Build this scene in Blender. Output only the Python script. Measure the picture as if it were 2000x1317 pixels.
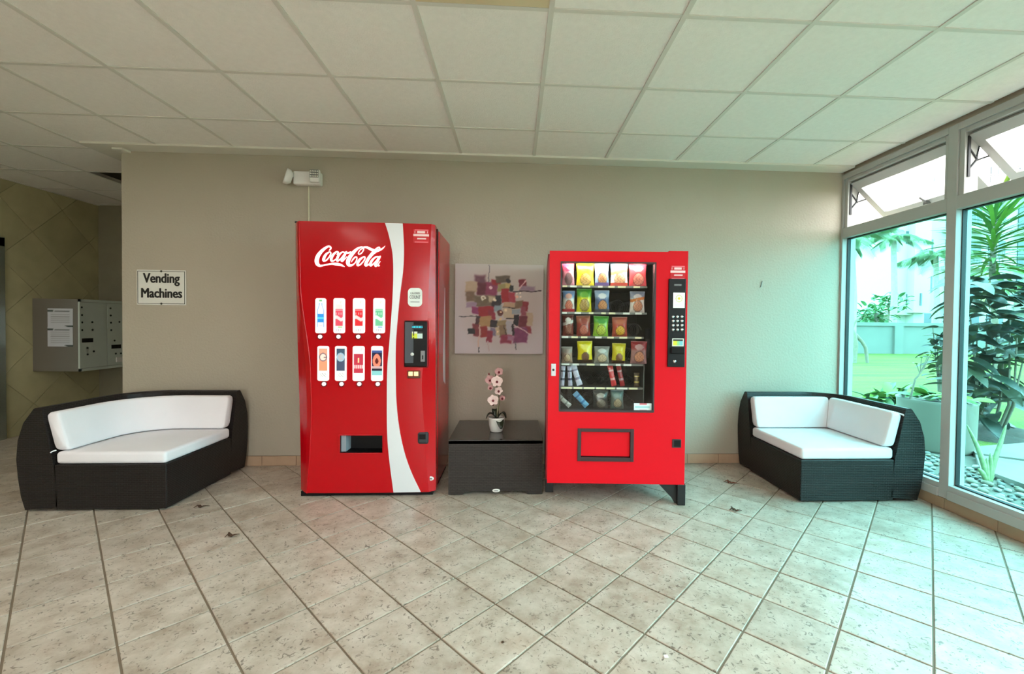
import bpy, bmesh, math, random
from mathutils import Vector, Matrix, Euler
R = random.Random(7)
PI = math.pi
for o in list(bpy.data.objects):
    bpy.data.objects.remove(o)
scn = bpy.context.scene
COL = scn.collection

# ------------------------------------------------------------------ camera (solved from ceiling grid and floor tiles)
CF, CCX, CCY, YAW, PITCH, ROLL = 844.5, 1049.0, 646.54, 0.0526036, -0.0178116, 0.0112824
CAMH = 1.2455
_c, _s = math.cos(YAW), math.sin(YAW)
_Ry = Matrix(((_c, -_s, 0), (_s, _c, 0), (0, 0, 1)))
_c, _s = math.cos(PITCH), math.sin(PITCH)
_Rp = Matrix(((1, 0, 0), (0, _c, _s), (0, -_s, _c)))
_R = _Rp @ _Ry
_c, _s = math.cos(ROLL), math.sin(ROLL)
CR = _c * _R[0] + _s * _R[2]
CU = -_s * _R[0] + _c * _R[2]
CFW = _R[1].copy()
CO = Vector((0, 0, CAMH))
cam_d = bpy.data.cameras.new('camera')
cam = bpy.data.objects.new('camera', cam_d)
COL.objects.link(cam)
M = Matrix.Identity(4)
for i in range(3):
    M[i][0], M[i][1], M[i][2], M[i][3] = CR[i], CU[i], -CFW[i], CO[i]
cam.matrix_world = M
cam_d.sensor_fit = 'HORIZONTAL'
cam_d.sensor_width = 36
cam_d.lens = CF / 2000 * 36
cam_d.shift_x = (1000 - CCX) / 2000
cam_d.shift_y = (CCY - 658.5) / 2000
cam_d.clip_start = 0.02
cam_d.clip_end = 400
scn.camera = cam

def ray(px, py): return CFW + CR * ((px - CCX) / CF) - CU * ((py - CCY) / CF)
def on(px, py, ax, val):
    d = ray(px, py); return CO + d * ((val - CO[ax]) / d[ax])
def PY(px, py, y): return on(px, py, 1, y)
def PX(px, py, x): return on(px, py, 0, x)
def PZ(px, py, z=0.0): return on(px, py, 2, z)
def proj(p):
    d = Vector(p) - CO; w = d.dot(CFW)
    if w < 0.05: return None
    return (CCX + CF * d.dot(CR) / w, CCY - CF * d.dot(CU) / w, w)

# ------------------------------------------------------------------ world, sun, exposure
def lin(c):
    if isinstance(c, str):
        c = tuple(int(c[i:i + 2], 16) / 255 for i in (0, 2, 4))
    return tuple((v / 12.92 if v <= 0.04045 else ((v + 0.055) / 1.055) ** 2.4) for v in c)
w = bpy.data.worlds.new('sky'); scn.world = w; w.use_nodes = True
bgn = w.node_tree.nodes['Background']
bgn.inputs[0].default_value = (1.0, 0.955, 0.965, 1)
bgn.inputs[1].default_value = 7.4
sun_d = bpy.data.lights.new('sun', 'SUN'); sun_d.energy = 2.5; sun_d.angle = math.radians(2); sun_d.color = (1, 0.95, 0.86)
sun = bpy.data.objects.new('sun', sun_d); COL.objects.link(sun)
sun.rotation_euler = Vector((0.55, -0.28, -0.80)).to_track_quat('-Z', 'Y').to_euler()
sun.location = (-10, 8, 20)
vs = scn.view_settings
vs.view_transform = 'Standard'; vs.look = 'None'; vs.exposure = 0.70; vs.gamma = 1.0; vs.use_curve_mapping = False

# ------------------------------------------------------------------ materials
MATS = {}
def nn(nt, t, **kw):
    n = nt.nodes.new(t)
    for k, v in kw.items(): setattr(n, k, v)
    return n
def mat(name, color='808080', rough=0.5, metal=0.0, noise=0.0, nscale=8.0, bump=0.0, bscale=60.0, spec=0.5, coat=0.0, emit=0.0, sheen=0.0, rnd=0.0):
    if name in MATS: return MATS[name]
    m = bpy.data.materials.new(name); m.use_nodes = True; nt = m.node_tree
    b = nt.nodes['Principled BSDF']
    col = lin(color)
    b.inputs['Base Color'].default_value = (*col, 1)
    b.inputs['Roughness'].default_value = rough
    b.inputs['Metallic'].default_value = metal
    b.inputs['Specular IOR Level'].default_value = spec
    if coat: b.inputs['Coat Weight'].default_value = coat; b.inputs['Coat Roughness'].default_value = 0.06
    if sheen: b.inputs['Sheen Weight'].default_value = sheen
    if emit:
        b.inputs['Emission Color'].default_value = (*col, 1); b.inputs['Emission Strength'].default_value = emit
    tc = nn(nt, 'ShaderNodeTexCoord')
    if noise or rnd:
        n = nn(nt, 'ShaderNodeTexNoise'); n.inputs['Scale'].default_value = nscale; n.inputs['Detail'].default_value = 5
        nt.links.new(tc.outputs['Object'], n.inputs['Vector'])
        mr = nn(nt, 'ShaderNodeMapRange'); mr.inputs[1].default_value = 0.25; mr.inputs[2].default_value = 0.75
        mr.inputs[3].default_value = 1 - noise; mr.inputs[4].default_value = 1 + noise
        nt.links.new(n.outputs['Fac'], mr.inputs[0])
        fac = mr.outputs[0]
        if rnd:
            oi = nn(nt, 'ShaderNodeObjectInfo')
            m2 = nn(nt, 'ShaderNodeMapRange'); m2.inputs[3].default_value = 1 - rnd; m2.inputs[4].default_value = 1 + rnd
            nt.links.new(oi.outputs['Random'], m2.inputs[0])
            mu = nn(nt, 'ShaderNodeMath', operation='MULTIPLY')
            nt.links.new(fac, mu.inputs[0]); nt.links.new(m2.outputs[0], mu.inputs[1]); fac = mu.outputs[0]
        v = nn(nt, 'ShaderNodeVectorMath', operation='SCALE'); v.inputs[0].default_value = col
        nt.links.new(fac, v.inputs['Scale'])
        nt.links.new(v.outputs[0], b.inputs['Base Color'])
    if bump:
        n = nn(nt, 'ShaderNodeTexNoise'); n.inputs['Scale'].default_value = bscale; n.inputs['Detail'].default_value = 4
        nt.links.new(tc.outputs['Object'], n.inputs['Vector'])
        bp = nn(nt, 'ShaderNodeBump'); bp.inputs['Strength'].default_value = bump; bp.inputs['Distance'].default_value = 0.01
        nt.links.new(n.outputs['Fac'], bp.inputs['Height']); nt.links.new(bp.outputs[0], b.inputs['Normal'])
    MATS[name] = m
    return m
def print_mat(name, rough=0.4, emit=0.0, coat=0.0):
    if name in MATS: return MATS[name]
    m = bpy.data.materials.new(name); m.use_nodes = True; nt = m.node_tree
    b = nt.nodes['Principled BSDF']; a = nn(nt, 'ShaderNodeVertexColor', layer_name='print')
    nt.links.new(a.outputs[0], b.inputs['Base Color']); b.inputs['Roughness'].default_value = rough
    if coat: b.inputs['Coat Weight'].default_value = coat
    if emit:
        nt.links.new(a.outputs[0], b.inputs['Emission Color']); b.inputs['Emission Strength'].default_value = emit
    MATS[name] = m; return m
def glass_mat(name, tint, refl=1.0, rough=0.0):
    m = bpy.data.materials.new(name); m.use_nodes = True; nt = m.node_tree; nt.nodes.clear()
    out = nn(nt, 'ShaderNodeOutputMaterial'); t = nn(nt, 'ShaderNodeBsdfTransparent'); t.inputs[0].default_value = (*tint, 1)
    g = nn(nt, 'ShaderNodeBsdfGlossy'); g.inputs['Roughness'].default_value = rough
    f = nn(nt, 'ShaderNodeLayerWeight'); f.inputs[0].default_value = 0.5          # Schlick reflectance, the same from both faces
    pw = nn(nt, 'ShaderNodeMath', operation='POWER'); pw.inputs[1].default_value = 5.0; nt.links.new(f.outputs['Facing'], pw.inputs[0])
    mu = nn(nt, 'ShaderNodeMath', operation='MULTIPLY_ADD'); mu.inputs[1].default_value = 0.95 * refl; mu.inputs[2].default_value = 0.035 * refl
    mx = nn(nt, 'ShaderNodeMixShader')
    nt.links.new(pw.outputs[0], mu.inputs[0]); nt.links.new(mu.outputs[0], mx.inputs[0])
    nt.links.new(t.outputs[0], mx.inputs[1]); nt.links.new(g.outputs[0], mx.inputs[2]); nt.links.new(mx.outputs[0], out.inputs[0])
    MATS[name] = m; return m

M_TEAL = glass_mat('teal_tinted_glass', (0.53, 0.94, 0.965), 1.0)   # per face, a pane has two
M_CLEAR = glass_mat('clear_glass', (0.93, 0.96, 0.95), 1.0)
M_WALL = mat('beige_paint', 'AEA796', 0.55, noise=0.03, nscale=1.5, bump=0.28, bscale=55)
M_FRAME = mat('white_window_frame', 'B2B3B1', 0.45, noise=0.03)
M_GASKET = mat('black_gasket', '12181A', 0.6)
M_CEILT = mat('ceiling_board', 'F4F1EC', 0.9, noise=0.03, nscale=30, bump=0.35, bscale=120, rnd=0.02)
M_TEE = mat('ceiling_tee_white', 'DAD8D0', 0.5)
M_TRIM = mat('cream_trim', 'DCDACF', 0.55)
M_SKIRT = mat('skirting_tile', 'B59A80', 0.4, noise=0.08, nscale=12)
M_GROUT = mat('grout', '827868', 0.9, noise=0.06, nscale=20)
M_RED = mat('red_gloss_paint', 'B8000F', 0.2, spec=0.35, coat=0.12)
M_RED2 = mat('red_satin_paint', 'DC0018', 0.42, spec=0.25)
M_BLACK = mat('black_plastic', '08080A', 0.45, spec=0.25)
M_DARK = mat('dark_grey_plastic', '2A2C31', 0.5)
M_GREY = mat('grey_metal', '7C7E80', 0.4, 0.6)
M_CHROME = mat('chrome', 'C8CACC', 0.2, 1.0)
M_WHITE = mat('white_plastic', 'E6E6E2', 0.45)
M_SILVER = mat('silver_white_film', 'E4EAEE', 0.3, 0.35, coat=0.3)
M_CUSH = mat('white_cushion_fabric', 'E3E2E6', 0.85, noise=0.02, nscale=5, bump=0.12, bscale=25, sheen=0.2)
M_PRINT = print_mat('printed_paper', 0.5)
M_PRINTB = print_mat('printed_foil', 0.3, coat=0.3)
M_BACKLIT = print_mat('backlit_print', 0.25, emit=0.32)

def wicker_mat(name, dark, lite, spec):
    m = bpy.data.materials.new(name); m.use_nodes = True; nt = m.node_tree; b = nt.nodes['Principled BSDF']
    tc = nn(nt, 'ShaderNodeTexCoord'); sp = nn(nt, 'ShaderNodeSeparateXYZ'); nt.links.new(tc.outputs['Object'], sp.inputs[0])
    ad = nn(nt, 'ShaderNodeMath', operation='ADD'); nt.links.new(sp.outputs[0], ad.inputs[0]); nt.links.new(sp.outputs[1], ad.inputs[1])
    cb = nn(nt, 'ShaderNodeCombineXYZ'); nt.links.new(ad.outputs[0], cb.inputs[0]); nt.links.new(sp.outputs[2], cb.inputs[1])
    br = nn(nt, 'ShaderNodeTexBrick'); br.offset = 0.5
    br.inputs['Color1'].default_value = (1, 1, 1, 1); br.inputs['Color2'].default_value = (0.75, 0.75, 0.75, 1); br.inputs['Mortar'].default_value = (0, 0, 0, 1)
    br.inputs['Scale'].default_value = 1.0; br.inputs['Mortar Size'].default_value = 0.0018; br.inputs['Mortar Smooth'].default_value = 1.0
    br.inputs['Brick Width'].default_value = 0.034; br.inputs['Row Height'].default_value = 0.012
    nt.links.new(cb.outputs[0], br.inputs['Vector'])
    mx = nn(nt, 'ShaderNodeMix', data_type='RGBA'); mx.inputs['A'].default_value = (*lin(dark), 1); mx.inputs['B'].default_value = (*lin(lite), 1)
    nt.links.new(br.outputs['Color'], mx.inputs['Factor']); nt.links.new(mx.outputs['Result'], b.inputs['Base Color'])
    bp = nn(nt, 'ShaderNodeBump'); bp.inputs['Strength'].default_value = 0.8; bp.inputs['Distance'].default_value = 0.003
    nt.links.new(br.outputs['Color'], bp.inputs['Height']); nt.links.new(bp.outputs[0], b.inputs['Normal'])
    b.inputs['Roughness'].default_value = 0.38; b.inputs['Specular IOR Level'].default_value = spec
    return m
M_WICKER = wicker_mat('black_brown_wicker', '030202', '201B1A', 0.35)
M_WICKER2 = wicker_mat('brown_grey_wicker', '181413', '38322F', 0.35)

def tile_mat():
    m = bpy.data.materials.new('stone_floor_tile'); m.use_nodes = True; nt = m.node_tree; b = nt.nodes['Principled BSDF']
    tc = nn(nt, 'ShaderNodeTexCoord'); oi = nn(nt, 'ShaderNodeObjectInfo')
    of = nn(nt, 'ShaderNodeVectorMath', operation='SCALE'); of.inputs[0].default_value = (37, 61, 19); nt.links.new(oi.outputs['Random'], of.inputs['Scale'])
    av = nn(nt, 'ShaderNodeVectorMath', operation='ADD'); nt.links.new(tc.outputs['Object'], av.inputs[0]); nt.links.new(of.outputs[0], av.inputs[1])
    n1 = nn(nt, 'ShaderNodeTexNoise'); n1.inputs['Scale'].default_value = 9; n1.inputs['Detail'].default_value = 6; n1.inputs['Roughness'].default_value = 0.65
    nt.links.new(av.outputs[0], n1.inputs['Vector'])
    cr = nn(nt, 'ShaderNodeValToRGB'); e = cr.color_ramp.elements
    e[0].position = 0.3; e[0].color = (*lin('9E9080'), 1); e[1].position = 0.7; e[1].color = (*lin('CBC3B7'), 1)
    x = cr.color_ramp.elements.new(0.5); x.color = (*lin('B8AFA1'), 1)
    nt.links.new(n1.outputs['Fac'], cr.inputs[0])
    # dark worn pits
    n2 = nn(nt, 'ShaderNodeTexNoise'); n2.inputs['Scale'].default_value = 42; n2.inputs['Detail'].default_value = 4; n2.inputs['Distortion'].default_value = 1.6
    nt.links.new(av.outputs[0], n2.inputs['Vector'])
    r2 = nn(nt, 'ShaderNodeMapRange'); r2.inputs[1].default_value = 0.59; r2.inputs[2].default_value = 0.67; r2.inputs[3].default_value = 0; r2.inputs[4].default_value = 0.85
    nt.links.new(n2.outputs['Fac'], r2.inputs[0])
    mx = nn(nt, 'ShaderNodeMix', data_type='RGBA'); mx.inputs['B'].default_value = (*lin('6A6257'), 1)
    nt.links.new(r2.outputs[0], mx.inputs['Factor']); nt.links.new(cr.outputs[0], mx.inputs['A'])
    # pinkish warm clouds
    n3 = nn(nt, 'ShaderNodeTexNoise'); n3.inputs['Scale'].default_value = 5; nt.links.new(av.outputs[0], n3.inputs['Vector'])
    r3 = nn(nt, 'ShaderNodeMapRange'); r3.inputs[1].default_value = 0.55; r3.inputs[2].default_value = 0.75; r3.inputs[4].default_value = 0.22
    nt.links.new(n3.outputs['Fac'], r3.inputs[0])
    m3 = nn(nt, 'ShaderNodeMix', data_type='RGBA'); m3.inputs['B'].default_value = (*lin('B5957F'), 1)
    nt.links.new(r3.outputs[0], m3.inputs['Factor']); nt.links.new(mx.outputs['Result'], m3.inputs['A'])
    mm = nn(nt, 'ShaderNodeMapRange'); mm.inputs[3].default_value = 0.93; mm.inputs[4].default_value = 1.05; nt.links.new(oi.outputs['Random'], mm.inputs[0])
    sc = nn(nt, 'ShaderNodeVectorMath', operation='SCALE'); nt.links.new(m3.outputs['Result'], sc.inputs[0]); nt.links.new(mm.outputs[0], sc.inputs['Scale'])
    nt.links.new(sc.outputs[0], b.inputs['Base Color'])
    b.inputs['Roughness'].default_value = 0.36
    bp = nn(nt, 'ShaderNodeBump'); bp.inputs['Strength'].default_value = 0.15; bp.inputs['Distance'].default_value = 0.004
    nt.links.new(n2.outputs['Fac'], bp.inputs['Height']); nt.links.new(bp.outputs[0], b.inputs['Normal'])
    return m
M_TILE = tile_mat()

# ------------------------------------------------------------------ mesh helpers
def tag(o, label=None, cat=None, group=None, kind=None):
    if label: o['label'] = label
    if cat: o['category'] = cat
    if group: o['group'] = group
    if kind: o['kind'] = kind
    return o
def wloc(o):
    t = o.location.copy()
    if o.parent is not None: t += wloc(o.parent) + o.matrix_parent_inverse.to_translation()
    return t
def link(o, parent=None):
    COL.objects.link(o)
    if parent is not None:
        o.parent = parent; o.matrix_parent_inverse = Matrix.Translation(-wloc(parent))   # parents are only ever translated
    return o
def empty(name, loc, label=None, cat=None, group=None, kind=None, parent=None):
    o = bpy.data.objects.new(name, None); o.location = loc; o.empty_display_size = 0.1
    COL.objects.link(o)
    if parent is not None: o.parent = parent; o.matrix_parent_inverse = Matrix.Translation(-wloc(parent))
    return tag(o, label, cat, group, kind)
class MB:
    def __init__(s): s.v = []; s.f = []; s.sm = []
    def add(s, vs, fs, smooth=False):
        b = len(s.v); s.v += [tuple(p) for p in vs]
        for f in fs: s.f.append([b + i for i in f]); s.sm.append(smooth)
        return s
    def box(s, x0, x1, y0, y1, z0, z1, bev=0.0):
        if x1 < x0: x0, x1 = x1, x0
        if y1 < y0: y0, y1 = y1, y0
        if z1 < z0: z0, z1 = z1, z0
        if not bev:
            return s.add([(x0, y0, z0), (x1, y0, z0), (x1, y1, z0), (x0, y1, z0), (x0, y0, z1), (x1, y0, z1), (x1, y1, z1), (x0, y1, z1)],
                         [(0, 3, 2, 1), (4, 5, 6, 7), (0, 1, 5, 4), (1, 2, 6, 5), (2, 3, 7, 6), (3, 0, 4, 7)])
        bm = bmesh.new(); bmesh.ops.create_cube(bm, size=1)
        for v in bm.verts: v.co = Vector(((x0 + x1) / 2 + v.co.x * (x1 - x0), (y0 + y1) / 2 + v.co.y * (y1 - y0), (z0 + z1) / 2 + v.co.z * (z1 - z0)))
        bmesh.ops.bevel(bm, geom=list(bm.edges), offset=min(bev, 0.49 * min(x1 - x0, y1 - y0, z1 - z0)), segments=2 if bev < 0.02 else 4, affect='EDGES', profile=0.5)
        return s.bm(bm)
    def bm(s, bm, smooth=False):
        bm.verts.index_update()
        s.add([v.co.copy() for v in bm.verts], [[v.index for v in f.verts] for f in bm.faces], smooth); bm.free(); return s
    def prism(s, poly, d0, d1, ax=2, smooth=False):
        """poly in the two other axes (order x,y,z without ax), extruded d0..d1 along ax"""
        n = len(poly)
        def mk(p, d):
            q = list(p); q.insert(ax, d); return tuple(q)
        vs = [mk(p, d0) for p in poly] + [mk(p, d1) for p in poly]
        fs = [list(range(n))[::-1], list(range(n, 2 * n))] + [(i, (i + 1) % n, n + (i + 1) % n, n + i) for i in range(n)]
        return s.add(vs, fs, smooth)
    def tube(s, pts, r, n=8, cap=True, smooth=True):
        pts = [Vector(p) for p in pts]; rs = r if isinstance(r, (list, tuple)) else [r] * len(pts)
        rings = []; prev = None
        for i, p in enumerate(pts):
            t = (pts[min(i + 1, len(pts) - 1)] - pts[max(i - 1, 0)])
            t = t.normalized() if t.length > 1e-9 else Vector((0, 0, 1))
            a = prev if prev is not None else (Vector((0, 0, 1)) if abs(t.z) < 0.9 else Vector((1, 0, 0)))
            a = (a - t * a.dot(t)).normalized(); prev = a; bb = t.cross(a)
            rings.append([p + (a * math.cos(2 * PI * k / n) + bb * math.sin(2 * PI * k / n)) * rs[i] for k in range(n)])
        vs = [q for rg in rings for q in rg]; fs = []
        for i in range(len(rings) - 1):
            for k in range(n): fs.append((i * n + k, i * n + (k + 1) % n, (i + 1) * n + (k + 1) % n, (i + 1) * n + k))
        s.add(vs, fs, smooth)
        if cap:
            m = len(rings) - 1
            s.add(rings[0], [list(range(n))[::-1]]); s.add(rings[m], [list(range(n))])
        return s
    def lathe(s, prof, c, n=24, ax=2, smooth=True):
        vs = []; fs = []
        for (r, z) in prof:
            for k in range(n):
                a = 2 * PI * k / n; p = [r * math.cos(a), r * math.sin(a)]; p.insert(ax, z)
                vs.append((c[0] + p[0], c[1] + p[1], c[2] + p[2]))
        for i in range(len(prof) - 1):
            for k in range(n): fs.append((i * n + k, i * n + (k + 1) % n, (i + 1) * n + (k + 1) % n, (i + 1) * n + k))
        return s.add(vs, fs, smooth)
    def build(s, name, m, parent=None, smooth=None, fix=True):
        me = bpy.data.meshes.new(name); me.from_pydata(s.v, [], s.f); me.update()
        if fix:
            bm = bmesh.new(); bm.from_mesh(me); bmesh.ops.recalc_face_normals(bm, faces=bm.faces); bm.to_mesh(me); bm.free()
        if m is not None: me.materials.append(m)
        me.polygons.foreach_set('use_smooth', [True] * len(me.polygons) if smooth else ([False] * len(me.polygons) if smooth is False else s.sm))
        o = bpy.data.objects.new(name, me)
        return link(o, parent)
def box(name, x0, x1, y0, y1, z0, z1, m, parent=None, bev=0.0): return MB().box(x0, x1, y0, y1, z0, z1, bev).build(name, m, parent)
def inst(me, name, loc, rot=(0, 0, 0), scale=(1, 1, 1), parent=None):
    o = bpy.data.objects.new(name, me); COL.objects.link(o)
    o.location = loc; o.rotation_euler = rot; o.scale = scale
    if parent is not None:
        o.parent = parent; o.matrix_parent_inverse = Matrix.Translation(-wloc(parent))
    return o
def clip(poly, ax, val, keep_less):
    out = []
    for i in range(len(poly)):
        a, b = poly[i], poly[(i + 1) % len(poly)]
        ia = (a[ax] <= val) == keep_less or a[ax] == val; ib = (b[ax] <= val) == keep_less or b[ax] == val
        if ia: out.append(a)
        if ia != ib:
            t = (val - a[ax]) / (b[ax] - a[ax]); out.append((a[0] + (b[0] - a[0]) * t, a[1] + (b[1] - a[1]) * t))
    return out
def area(p): return abs(sum(p[i][0] * p[(i + 1) % len(p)][1] - p[(i + 1) % len(p)][0] * p[i][1] for i in range(len(p)))) / 2
def interp(tab, x):
    tab = sorted(tab)
    if x <= tab[0][0]: return tab[0][1]
    for (a, va), (b, vb) in zip(tab, tab[1:]):
        if x <= b:
            t = (x - a) / (b - a); t = t * t * (3 - 2 * t) * 0.5 + t * 0.5
            return va + (vb - va) * t
    return tab[-1][1]
def panel(name, x0, x1, z0, z1, y, fn, m, parent=None, nx=24, nz=40, rad=0.0, thick=0.003, ysurf=None):
    """flat printed panel facing -Y; fn(u,v) gives an sRGB colour, v from bottom to top"""
    vs = []; cols = []; fs = []
    W, H = x1 - x0, z1 - z0
    for j in range(nz + 1):
        for i in range(nx + 1):
            u, v = i / nx, j / nz; x = x0 + W * u; z = z0 + H * v
            if rad:
                dx = max(rad - (x - x0), rad - (x1 - x), 0); dz = max(rad - (z - z0), rad - (z1 - z), 0)
                d = math.hypot(dx, dz)
                if dx > 0 and dz > 0 and d > rad:
                    k = rad / d
                    x += (dx - dx * k) * (1 if x < (x0 + x1) / 2 else -1); z += (dz - dz * k) * (1 if z < (z0 + z1) / 2 else -1)
            yy = y if ysurf is None else ysurf(x, z) + y
            vs.append((x, yy, z)); cols.append(lin(fn(u, v)))
    for j in range(nz):
        for i in range(nx):
            a = j * (nx + 1) + i; fs.append((a, a + 1, a + nx + 2, a + nx + 1))
    # rim that gives it thickness
    ring = [i for i in range(nx + 1)] + [(j + 1) * (nx + 1) + nx for j in range(nz)] + [nz * (nx + 1) + i for i in range(nx - 1, -1, -1)] + [j * (nx + 1) for j in range(nz - 1, 0, -1)]
    b = len(vs)
    for i in ring: vs.append((vs[i][0], vs[i][1] + thick, vs[i][2])); cols.append(cols[i])
    L = len(ring)
    for k in range(L): fs.append((ring[(k + 1) % L], ring[k], b + k, b + (k + 1) % L))
    me = bpy.data.meshes.new(name); me.from_pydata(vs, [], fs); me.update()
    ca = me.color_attributes.new('print', 'FLOAT_COLOR', 'POINT')
    ca.data.foreach_set('color', [c for col in cols for c in (*col, 1.0)])
    me.materials.append(m)
    return link(bpy.data.objects.new(name, me), parent)
def text(name, s, x, z, y, size, m, parent=None, sx=1.0, bold=0.0, align='CENTER', rotz=0.0, thick=0.0006, face='-Y', vertical=None):
    cu = bpy.data.curves.new(name, 'FONT'); cu.body = s; cu.size = size; cu.align_x = align; cu.extrude = thick; cu.resolution_u = 3
    t = bpy.data.objects.new(name, cu); COL.objects.link(t)
    dg = bpy.context.evaluated_depsgraph_get(); me = bpy.data.meshes.new_from_object(t.evaluated_get(dg))
    bpy.data.objects.remove(t)
    if bold:                                   # heavier weight: the outline doubled around itself
        V = [v.co.copy() for v in me.vertices]; F_ = [list(p.vertices) for p in me.polygons]; nv, nf = [], []
        for k, (dx, dz) in enumerate(((-1, 0), (1, 0), (0, 1), (0, -1), (-.7, .7), (.7, .7), (-.7, -.7), (.7, -.7), (0, 0))):
            nf += [[i + len(nv) for i in f_] for f_ in F_]; nv += [(v.x + dx * bold / sx, v.y + dz * bold * .6, v.z + .00004 * k) for v in V]
        me = bpy.data.meshes.new(name); me.from_pydata(nv, [], nf); me.update()
    for v in me.vertices:
        a, b, c = v.co
        if face == '-Y': v.co = Vector((x + a * sx, y - c, z + b))
        else: v.co = Vector((y + c, x + a * sx, z + b))          # facing +X, x runs along Y
    me.materials.clear(); me.materials.append(m); me.name = name
    return link(bpy.data.objects.new(name, me), parent)
def mixc(a, b, t):
    t = max(0, min(1, t)); return tuple(x + (y - x) * t for x, y in zip(a, b))
def hx(c): return tuple(int(c[i:i + 2], 16) / 255 for i in (0, 2, 4))
def sst(a, b, x):
    t = max(0, min(1, (x - a) / (b - a))); return t * t * (3 - 2 * t)

# ================================================================== ROOM
WY, WX, HC, LX, CY, RYB, XW0 = 3.80, 2.96, 2.65, -5.20, 5.70, -3.2, -3.28

# floor slab and its tiles
floor = tag(MB().box(LX - 0.2, 3.1, RYB - 0.2, CY + 0.2, -0.14, -0.005).build('floor', M_GROUT), kind='structure', label='beige stone tile floor laid diagonally')
TS, TH, FX, FY = 0.287182, 0.781412, 0.132238, 2.101599
ux, uy = TS * math.sin(TH), -TS * math.cos(TH)
vx, vy = TS * math.cos(TH), TS * math.sin(TH)
G2 = 0.0040 / TS
def tile_mesh(poly, name, z0=-0.006, z1=0.0, ch=0.0025, c=None):
    c = c or (sum(p[0] for p in poly) / len(poly), sum(p[1] for p in poly) / len(poly))
    n = len(poly)
    def shrink(p, d):
        v = Vector((p[0] - c[0], p[1] - c[1])); l = v.length
        return (p[0] - v.x / l * d, p[1] - v.y / l * d) if l > 1e-6 else p
    top = [shrink(p, ch * 1.4) for p in poly]
    vs = [(*p, z0) for p in poly] + [(*p, z1 - ch * 0.5) for p in poly] + [(*p, z1) for p in top]
    fs = [list(range(2 * n, 3 * n))]
    for k in range(2):
        for i in range(n): j = (i + 1) % n; fs.append((k * n + i, k * n + j, (k + 1) * n + j, (k + 1) * n + i))
    return vs, fs
base_poly = [((a) * ux + (b) * vx, (a) * uy + (b) * vy) for a, b in ((-.5 + G2, -.5 + G2), (.5 - G2, -.5 + G2), (.5 - G2, .5 - G2), (-.5 + G2, .5 - G2))]
if sum(base_poly[i][0] * base_poly[(i + 1) % 4][1] - base_poly[(i + 1) % 4][0] * base_poly[i][1] for i in range(4)) < 0: base_poly = base_poly[::-1]
tv, tf = tile_mesh(base_poly, 't', c=(0, 0))
full_me = bpy.data.meshes.new('tile'); full_me.from_pydata(tv, [], tf); full_me.materials.append(M_TILE)
cand = []; rest = MB()
for a in range(-34, 30):
    for b in range(-34, 34):
        cx, cy = FX + (a + .5) * ux + (b + .5) * vx, FY + (a + .5) * uy + (b + .5) * vy
        poly = [(cx + p[0], cy + p[1]) for p in base_poly]
        q = clip(clip(clip(clip(poly, 0, LX, False), 0, WX + 0.02, True), 1, RYB, False), 1, CY, True)
        if len(q) < 3 or area(q) < 2e-4: continue
        behind = cy > WY + 0.15 and cx > XW0 + 0.1
        pr = proj((cx, cy, 0)); vis = 0
        if pr and -110 < pr[0] < 2110 and pr[1] < 1420 and not behind:
            vis = 1 / (pr[2] * pr[2] * (pr[2] ** 0.5))
            if -3.2 < cx < -2.3 and cy > 3.0 or -1.5 < cx < 1.15 and cy > 3.4 or cx > 2.1 and cy > 3.1: vis *= 0.02
        cand.append((vis, cx, cy, q, len(q) == 4 and abs(area(q) - area(poly)) < 1e-7))
cand.sort(key=lambda t: -t[0])
for i, (vis, cx, cy, q, whole) in enumerate(cand):
    jz = R.uniform(-0.0006, 0.0006)
    if i < 300 and vis > 0:
        if whole: inst(full_me, 'floor_tile', (cx, cy, jz), parent=floor)
        else:
            v_, f_ = tile_mesh([(p[0] - cx, p[1] - cy) for p in q], 't')
            me = bpy.data.meshes.new('floor_tile'); me.from_pydata(v_, [], f_); me.materials.append(M_TILE)
            inst(me, 'floor_tile', (cx, cy, 0), parent=floor)
    else:
        v_, f_ = tile_mesh(q, 't'); rest.add(v_, f_)
tag(rest.build('outlying_floor_tiles', M_TILE, floor, fix=False), kind='stuff')

# ceiling: T-bar grid plus one board per cell
GX, GY, GS = 0.15114, 1.95944, 0.6096
STRIP_Y = 3.651
grid = MB()
for c in range(-9, 5):
    x = GX + c * GS
    if LX < x < WX:
        y1 = CY if x < -3.47 else STRIP_Y
        grid.box(x - 0.012, x + 0.012, RYB, y1, HC - 0.001, HC + 0.004); grid.box(x - 0.002, x + 0.002, RYB, y1, HC + 0.004, HC + 0.035)
for r in range(-9, 7):
    y = GY + r * GS
    if RYB < y < CY:
        x1 = WX if y < STRIP_Y else -3.47
        grid.box(LX, x1, y - 0.011, y + 0.011, HC, HC + 0.0045); grid.box(LX, x1, y - 0.002, y + 0.002, HC + 0.004, HC + 0.035)
grid.box(LX, LX + 0.02, RYB, CY, HC - 0.002, HC + 0.03)
ceil = tag(grid.build('ceiling', M_TEE), kind='structure', label='white suspended grid ceiling')
LIGHTS = {(-1, -1), (-1, -2), (-8, -1), (-8, -2), (-8, -5), (-8, -6), (-5, -1), (-5, -2), (2, -4), (2, -5), (-1, -6), (-1, -7), (-5, -5), (-5, -6)}
HOLE = (-7, 4)
cell_me = None
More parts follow.
